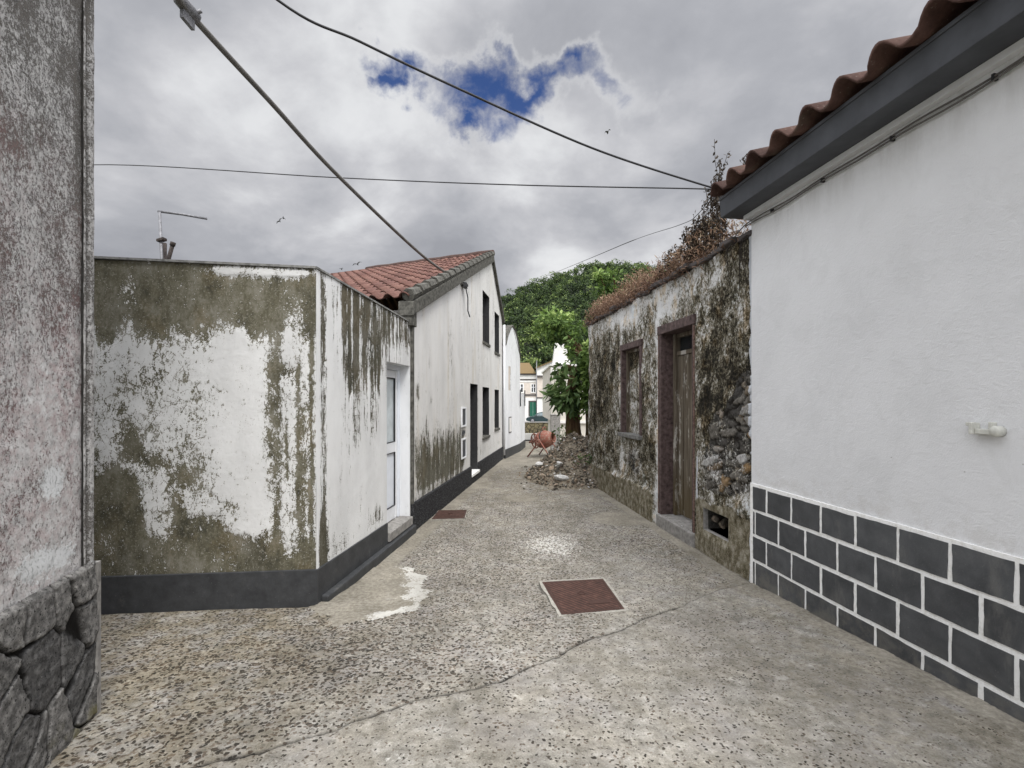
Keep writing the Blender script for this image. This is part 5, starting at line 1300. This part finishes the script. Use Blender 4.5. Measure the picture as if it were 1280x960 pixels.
# ------------------------------------------------------------------ growth on top of the ruin
rs = np.random.RandomState(9); D = dict(v=[], s=[]); n = 30000
s = rs.uniform(-.02, SL-.15, n); 
wgt = np.interp(s, [0, SL*.62, SL*.85, SL], [1., .95, .6, .35]); keep = rs.rand(n) < wgt*(.15+1.5*(fbm(s*4.2, s*0, 171)-.22)); s = s[keep]; n = len(s)
dd = rs.uniform(-.48, .10, n); hmax = np.interp(s, [0, .5, SL*.6, SL*.8, SL], [.34, .44, .46, .44, .28])*(.15+1.7*fbm(s*3.4, dd*3, 172)**1.2)
hh = rs.rand(n)**1.5*hmax*np.sqrt(np.clip(1-((dd+.2)/.36)**2, .08, 1))
spill = (dd > .02); z = 3.12+hh-np.where(spill, rs.rand(n)*.09, 0)
pts = np.stack([WU.p[0]+WU.u[0]*s+WU.n[0]*dd, WU.p[1]+WU.u[1]*s+WU.n[1]*dd, z], -1)
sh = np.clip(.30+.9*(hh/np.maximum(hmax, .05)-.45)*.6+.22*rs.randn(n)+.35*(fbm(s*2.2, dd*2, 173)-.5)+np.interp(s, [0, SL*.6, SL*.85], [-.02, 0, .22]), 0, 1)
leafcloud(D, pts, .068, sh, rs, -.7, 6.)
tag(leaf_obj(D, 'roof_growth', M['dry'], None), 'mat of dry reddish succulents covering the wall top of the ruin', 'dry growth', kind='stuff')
# tall dead weeds
def weed(base, h, lean, seed, label):
    rs = np.random.RandomState(seed); o = thing('dead_weed', base, label, 'dead weed', 'dead weeds on the ruin wall top')
    B = Vector(base); T = B+Vector((lean[0], lean[1], h)); M_ = B.lerp(T, .5)+Vector((lean[0]*-.3, 0, 0)); P = catmull([B-Vector((0,0,.05)), M_, T], 5)
    q = MB(); q.tube(P, [.0055-.0003*k for k in range(len(P))], 5)
    mb = dict(v=[], s=[])
    tips = [P]
    for k in range(rs.randint(2, 5)):
        i = rs.randint(3, 8); a = P[min(i, len(P)-1)]; t = a+Vector((rs.uniform(-.09, .09), rs.uniform(-.09, .09), rs.uniform(.10, .26)*h/.5)); pp = [a, a.lerp(t, .5)+Vector((rs.uniform(-.02, .02), 0, 0)), t]; q.tube(pp, .0032, 4); tips.append(catmull(pp, 5))
    for pp in tips:
        m = int(40*h/.5) if pp is P else 18
        pts = []
        for k in range(m):
            f = rs.uniform(.25 if pp is P else .1, 1); i = f*(len(pp)-1); v = pp[int(i)].lerp(pp[min(int(i)+1, len(pp)-1)], i-int(i)); pts.append(tuple(v+Vector(rs.randn(3)*.008)))
        leafcloud(mb, np.array(pts), .040, rs.uniform(.05, .8, m), rs, -.2, 1.9)
    q.build('stem', M['straw'], o); leaf_obj(mb, 'seed_heads', M['straw'], o)
rs = np.random.RandomState(77)
spots = [(835,.36),(842,.34),(790,.2),(801,.24),(824,.28),(831,.3),(839,.38),(848,.44),(853,.34),(860,.52),(864,.38),(868,.56),(873,.42),(878,.62),(884,.66),(891,.76),(896,.62),(899,.86),(903,.74),(886,.36),(845,.2),(850,.42),(856,.36),(862,.46),(866,.40),(871,.52),(875,.60),(879,.48),(883,.56),(887,.70),(890,.58),(893,.84),(897,.72),(901,.92),(905,.66),(846,.25),(827,.22),(820,.18),(858,.28),(869,.33),(882,.40),(895,.50),(909,.55),(812,.16),(876,.35),(888,.45),(864,.25)]
for k, (px, h) in enumerate(spots):
    d_ = rs.uniform(-.26, .02); Wd = Wall(WU.pt(0,0,d_)[:2], WU.pt(SL,0,d_)[:2]); s = min(Wd.sx(px), SL-.04); hz = h*1.0
    lab = 'tallest dark dead weed stalks beside the charcoal eave tip' if h > .8 else ('tall dead weed stalk among the dense clump left of the charcoal eave' if px > 860 else 'short dead weed stalk standing out of the red growth on the ruin')
    weed(WU.pt(s, 3.12, d_), hz, (rs.uniform(-.05, .05), rs.uniform(-.06, .06)), 300+k, lab)
for k, (px, h) in enumerate(((934, .30), (941, .34), (931, .2))):
    Y = 4.25+.1*k; p = at(px, 232, Y); 
    weed((p.x, Y, 3.53), h*.9, (.02, .02), 400+k, 'dead weed stalk poking up behind the first roof tiles of the white house')
# dangling stems by the corner of the ruin
dg = thing('dangling_stems', WU.pt(SL-.1, 3.05, .05), 'thin dry stems dangling from the wall top at the corner next to the white wall', 'dead plant')
q = MB()
for k in range(7):
    s = SL-.03-rs.uniform(0, .28); z0 = 3.1; q.tube(catmull([WU.pt(s, z0, .03), WU.pt(s+jit(.03), z0-rs.uniform(.08, .18), .075), WU.pt(s+jit(.04), z0-rs.uniform(.2, .5), .06)], 4), .0035, 4)
q.build('stems', M['straw'], dg)
# small weeds at the wall feet
def tuft(name, base, r, h, n, leaf, mat, seed, label, grp=None):
    rs = np.random.RandomState(seed); o = thing(name, base, label, 'weed', grp); mb = dict(v=[], s=[])
    p = rs.randn(n, 3)*np.array((r*.5, r*.5, 0)); p[:, 2] = rs.rand(n)*h
    p[:, :2] *= (.4+.8*p[:, 2:]/h)
    leafcloud(mb, p+np.array(base), leaf, np.clip(.3+.5*p[:, 2]/h+.2*rs.randn(n), 0, 1), rs, -.3, 2.4)
    q = MB()
    for k in range(5): q.tube([base, Vector(base)+Vector((rs.uniform(-r, r)*.5, rs.uniform(-r, r)*.5, h*.8))], .004, 4)
    q.build('stems', mat_stem, o); leaf_obj(mb, 'leaves', mat, o)
mat_stem = simple('green_stem', (.06,.08,.03), .8)
tuft('wall_weed', (1.44, 9.35, 0), .22, .55, 170, .085, M['weed'], 1, 'green weed growing where the ruin wall meets the rubble heap')
tuft('wall_weed', (1.20, 11.3, .55), .3, .45, 120, .09, M['weed'], 2, 'green weed sprouting on top of the rubble heap under the trees')

# ------------------------------------------------------------------ birds
def bird(px, py, Y, span, roll, label):
    c = at(px, py, Y); o = MB(); w = span/2; cr, sr = math.cos(roll), math.sin(roll)
    def P(x, y, z): return (c.x+x*cr-z*sr, c.y+y, c.z+x*sr+z*cr)
    # body and wings as one continuous surface
    sec = [(-w, .02, .10, .004), (-w*.55, -.06, .17, .012), (-w*.12, -.03, .10, .03), (0, 0, 0, .055), (w*.12, -.03, .10, .03), (w*.55, -.06, .17, .012), (w, .02, .10, .004)]
    vs = []
    for x, y, z, t in sec:
        ch = .14 if abs(x) < w*.2 else .10 if abs(x) < w*.8 else .03
        if x == 0: ch = .26
        vs += [P(x, y-ch, z), P(x, y, z+t), P(x, y+ch, z), P(x, y, z-t)]
    fs = [(i*4+k, i*4+(k+1) % 4, i*4+4+(k+1) % 4, i*4+4+k) for i in range(6) for k in range(4)]+[(0,1,2,3), (27,26,25,24)]
    o.add(vs, fs, True); tag(o.build('bird', M['bird']), label, 'bird', 'birds circling in the cloudy sky')
bird(447, 331, 45, .95, .35, 'grey bird gliding low just left of the red tiled roof')
bird(427, 337, 60, .5, .1, 'tiny distant bird speck left of the red tiled roof')
bird(350, 277, 55, .9, .8, 'faint bird with raised wings over the annexe')
bird(354, 273, 58, .6, -.9, 'second faint bird close beside the one over the annexe')
bird(760, 166, 40, .62, .5, 'bird with outstretched wings high in the sky above the ruin')

# ------------------------------------------------------------------ sky, sun, camera
sun_dir = Vector((.30, -.62, .95)).normalized()
elev = math.asin(sun_dir.z); rotz = math.atan2(sun_dir.x, sun_dir.y)
W_ = bpy.data.worlds.new('World'); S.world = W_; W_.use_nodes = True
t = NT(tree=W_.node_tree); t.n.clear()
tc = t.node('ShaderNodeTexCoord').outputs['Generated']
sky = t.node('ShaderNodeTexSky', sky_type='NISHITA'); sky.sun_disc = False; sky.sun_elevation = elev; sky.sun_rotation = rotz; sky.air_density = 1.; sky.dust_density = .3; sky.ozone_density = 2.
sep = t.node('ShaderNodeSeparateXYZ'); t.set(sep.inputs[0], tc)
zc = t.math('ADD', t.math('MAXIMUM', sep.outputs[2], 0.), .36)
cmb = t.node('ShaderNodeCombineXYZ'); t.set(cmb.inputs[0], t.math('DIVIDE', sep.outputs[0], zc)); t.set(cmb.inputs[1], t.math('DIVIDE', sep.outputs[1], zc)); cmb.inputs[2].default_value = 2.3
cv = cmb.outputs[0]
n1 = t.noise(1.5, 9, .54, cv, .3); n2 = t.noise(4.6, 7, .58, cv, .2)
f = t.math('ADD', t.mad(n1, 1.25, -.125), t.mad(n2, .45, -.225))
# a brighter bank to the left, a darker grey deck low over the annexe and a pale band on the horizon
def lobe(d, r, a):
    d = Vector(d).normalized(); dp = t.node('ShaderNodeVectorMath', operation='DISTANCE'); t.set(dp.inputs[0], tc); dp.inputs[1].default_value = d
    return t.step(dp.outputs['Value'], r, 0., 0., a)
for d, r, a in (((-.45,1,.46), .36, .17), ((-.30,1,.36), .34, .05), ((-.15,1,.30), .42, -.14), ((.02,1,.245), .16, .16), ((.12,1,.26), .14, .18), ((.3,1,.30), .25, .06), ((-.1,1,.52), .25, .10), ((-.72,1,.75), .5, -.16), ((.3,1,.75), .55, -.10), ((.05,1,.45), .3, .10), ((-.1,1,.8), .3, -.05)):
    f = t.math('ADD', f, lobe(d, r, a))
cl = t.ramp(f, [(.24, (.345,.355,.39)), (.41, (.44,.45,.485)), (.54, (.575,.58,.61)), (.67, (.76,.77,.79)), (.86, (.90,.905,.915))])
# blue gaps
def gap(px, py, rx_, rz_):
    dx = t.math('DIVIDE', t.math('SUBTRACT', t.math('DIVIDE', sep.outputs[0], t.math('MAXIMUM', sep.outputs[1], .05)), (px-640)/F), rx_/F)
    dz = t.math('DIVIDE', t.math('SUBTRACT', t.math('DIVIDE', sep.outputs[2], t.math('MAXIMUM', sep.outputs[1], .05)), (500-py)/F), rz_/F)
    d = t.math('SQRT', t.math('ADD', t.math('MULTIPLY', dx, dx), t.math('MULTIPLY', dz, dz)))
    return t.math('SUBTRACT', 1.0, d)
wn = t.node('ShaderNodeTexNoise'); wn.inputs['Scale'].default_value = 7; wn.inputs['Detail'].default_value = 7; wn.inputs['Roughness'].default_value = .58; t.set(wn.inputs['Vector'], tc)
wv = t.node('ShaderNodeVectorMath', operation='SUBTRACT'); t.set(wv.inputs[0], wn.outputs['Color']); wv.inputs[1].default_value = (.5,.5,.5)
ws_ = t.node('ShaderNodeVectorMath', operation='SCALE'); t.set(ws_.inputs[0], wv.outputs[0]); ws_.inputs['Scale'].default_value = .30
wa = t.node('ShaderNodeVectorMath', operation='ADD'); t.set(wa.inputs[0], ws_.outputs[0]); t.set(wa.inputs[1], tc)
sep0 = sep; sep = t.node('ShaderNodeSeparateXYZ'); t.set(sep.inputs[0], wa.outputs[0])
g = None
for a in ((645,112,104,27), (605,126,50,36), (492,92,36,26), (478,116,24,22), (700,98,34,24), (585,142,36,22)):
    v = gap(*a); g = v if g is None else t.math('MAXIMUM', g, v)
sep = sep0
gn = t.math('ADD', t.mad(t.noise(14, 7, .6, tc, .6), 1.9, -.92), t.mad(t.noise(34, 4, .6, tc), .4, -.2))
front = t.step(sep.outputs[1], .05, .2)
gm = t.math('MULTIPLY', t.step(t.math('ADD', g, gn), -.40, 1.0, 0., .97), front)
blue = t.mix(1., sky.outputs[0], (.36,.53,.90), 'MULTIPLY')
zen = t.step(sep.outputs[2], .62, .95, 0., 3.4)            # overcast glow overhead, boosted above the frame to brighten the walls
back = t.step(sep.outputs[1], .42, -.35, 1., 3.3)  # added brightness in the unseen sky beside and behind the camera, lifts the walls
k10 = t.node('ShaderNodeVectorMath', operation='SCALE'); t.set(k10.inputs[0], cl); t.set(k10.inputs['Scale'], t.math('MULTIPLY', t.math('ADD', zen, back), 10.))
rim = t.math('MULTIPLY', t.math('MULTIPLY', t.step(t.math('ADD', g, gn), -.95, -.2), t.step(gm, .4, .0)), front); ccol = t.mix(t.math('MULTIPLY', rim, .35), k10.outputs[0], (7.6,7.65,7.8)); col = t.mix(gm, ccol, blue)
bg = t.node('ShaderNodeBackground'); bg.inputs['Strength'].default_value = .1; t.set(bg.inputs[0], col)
wo = t.node('ShaderNodeOutputWorld'); t.l.new(bg.outputs[0], wo.inputs[0])
W_.cycles.sampling_method = 'MANUAL'; W_.cycles.sample_map_resolution = 512

L = bpy.data.lights.new('sun', 'SUN'); L.energy = 2.3; L.angle = R(18); L.color = (1., .965, .91)
lo = bpy.data.objects.new('sun', L); COL.objects.link(lo); lo.rotation_euler = sun_dir.to_track_quat('Z', 'Y').to_euler()

cam = bpy.data.cameras.new('camera'); co = bpy.data.objects.new('camera', cam); COL.objects.link(co)
co.location = (0, 0, EYE); co.rotation_euler = (R(90), 0, 0)
cam.sensor_width = 36; cam.lens = F/1280*36; cam.shift_y = 20/1280; cam.clip_start = .05; cam.clip_end = 5000
S.camera = co
S.view_settings.view_transform = 'Standard'; S.view_settings.look = 'None'; S.view_settings.exposure = 0
S.render.engine = 'CYCLES'; S.cycles.max_bounces = 6; S.cycles.use_denoising = True
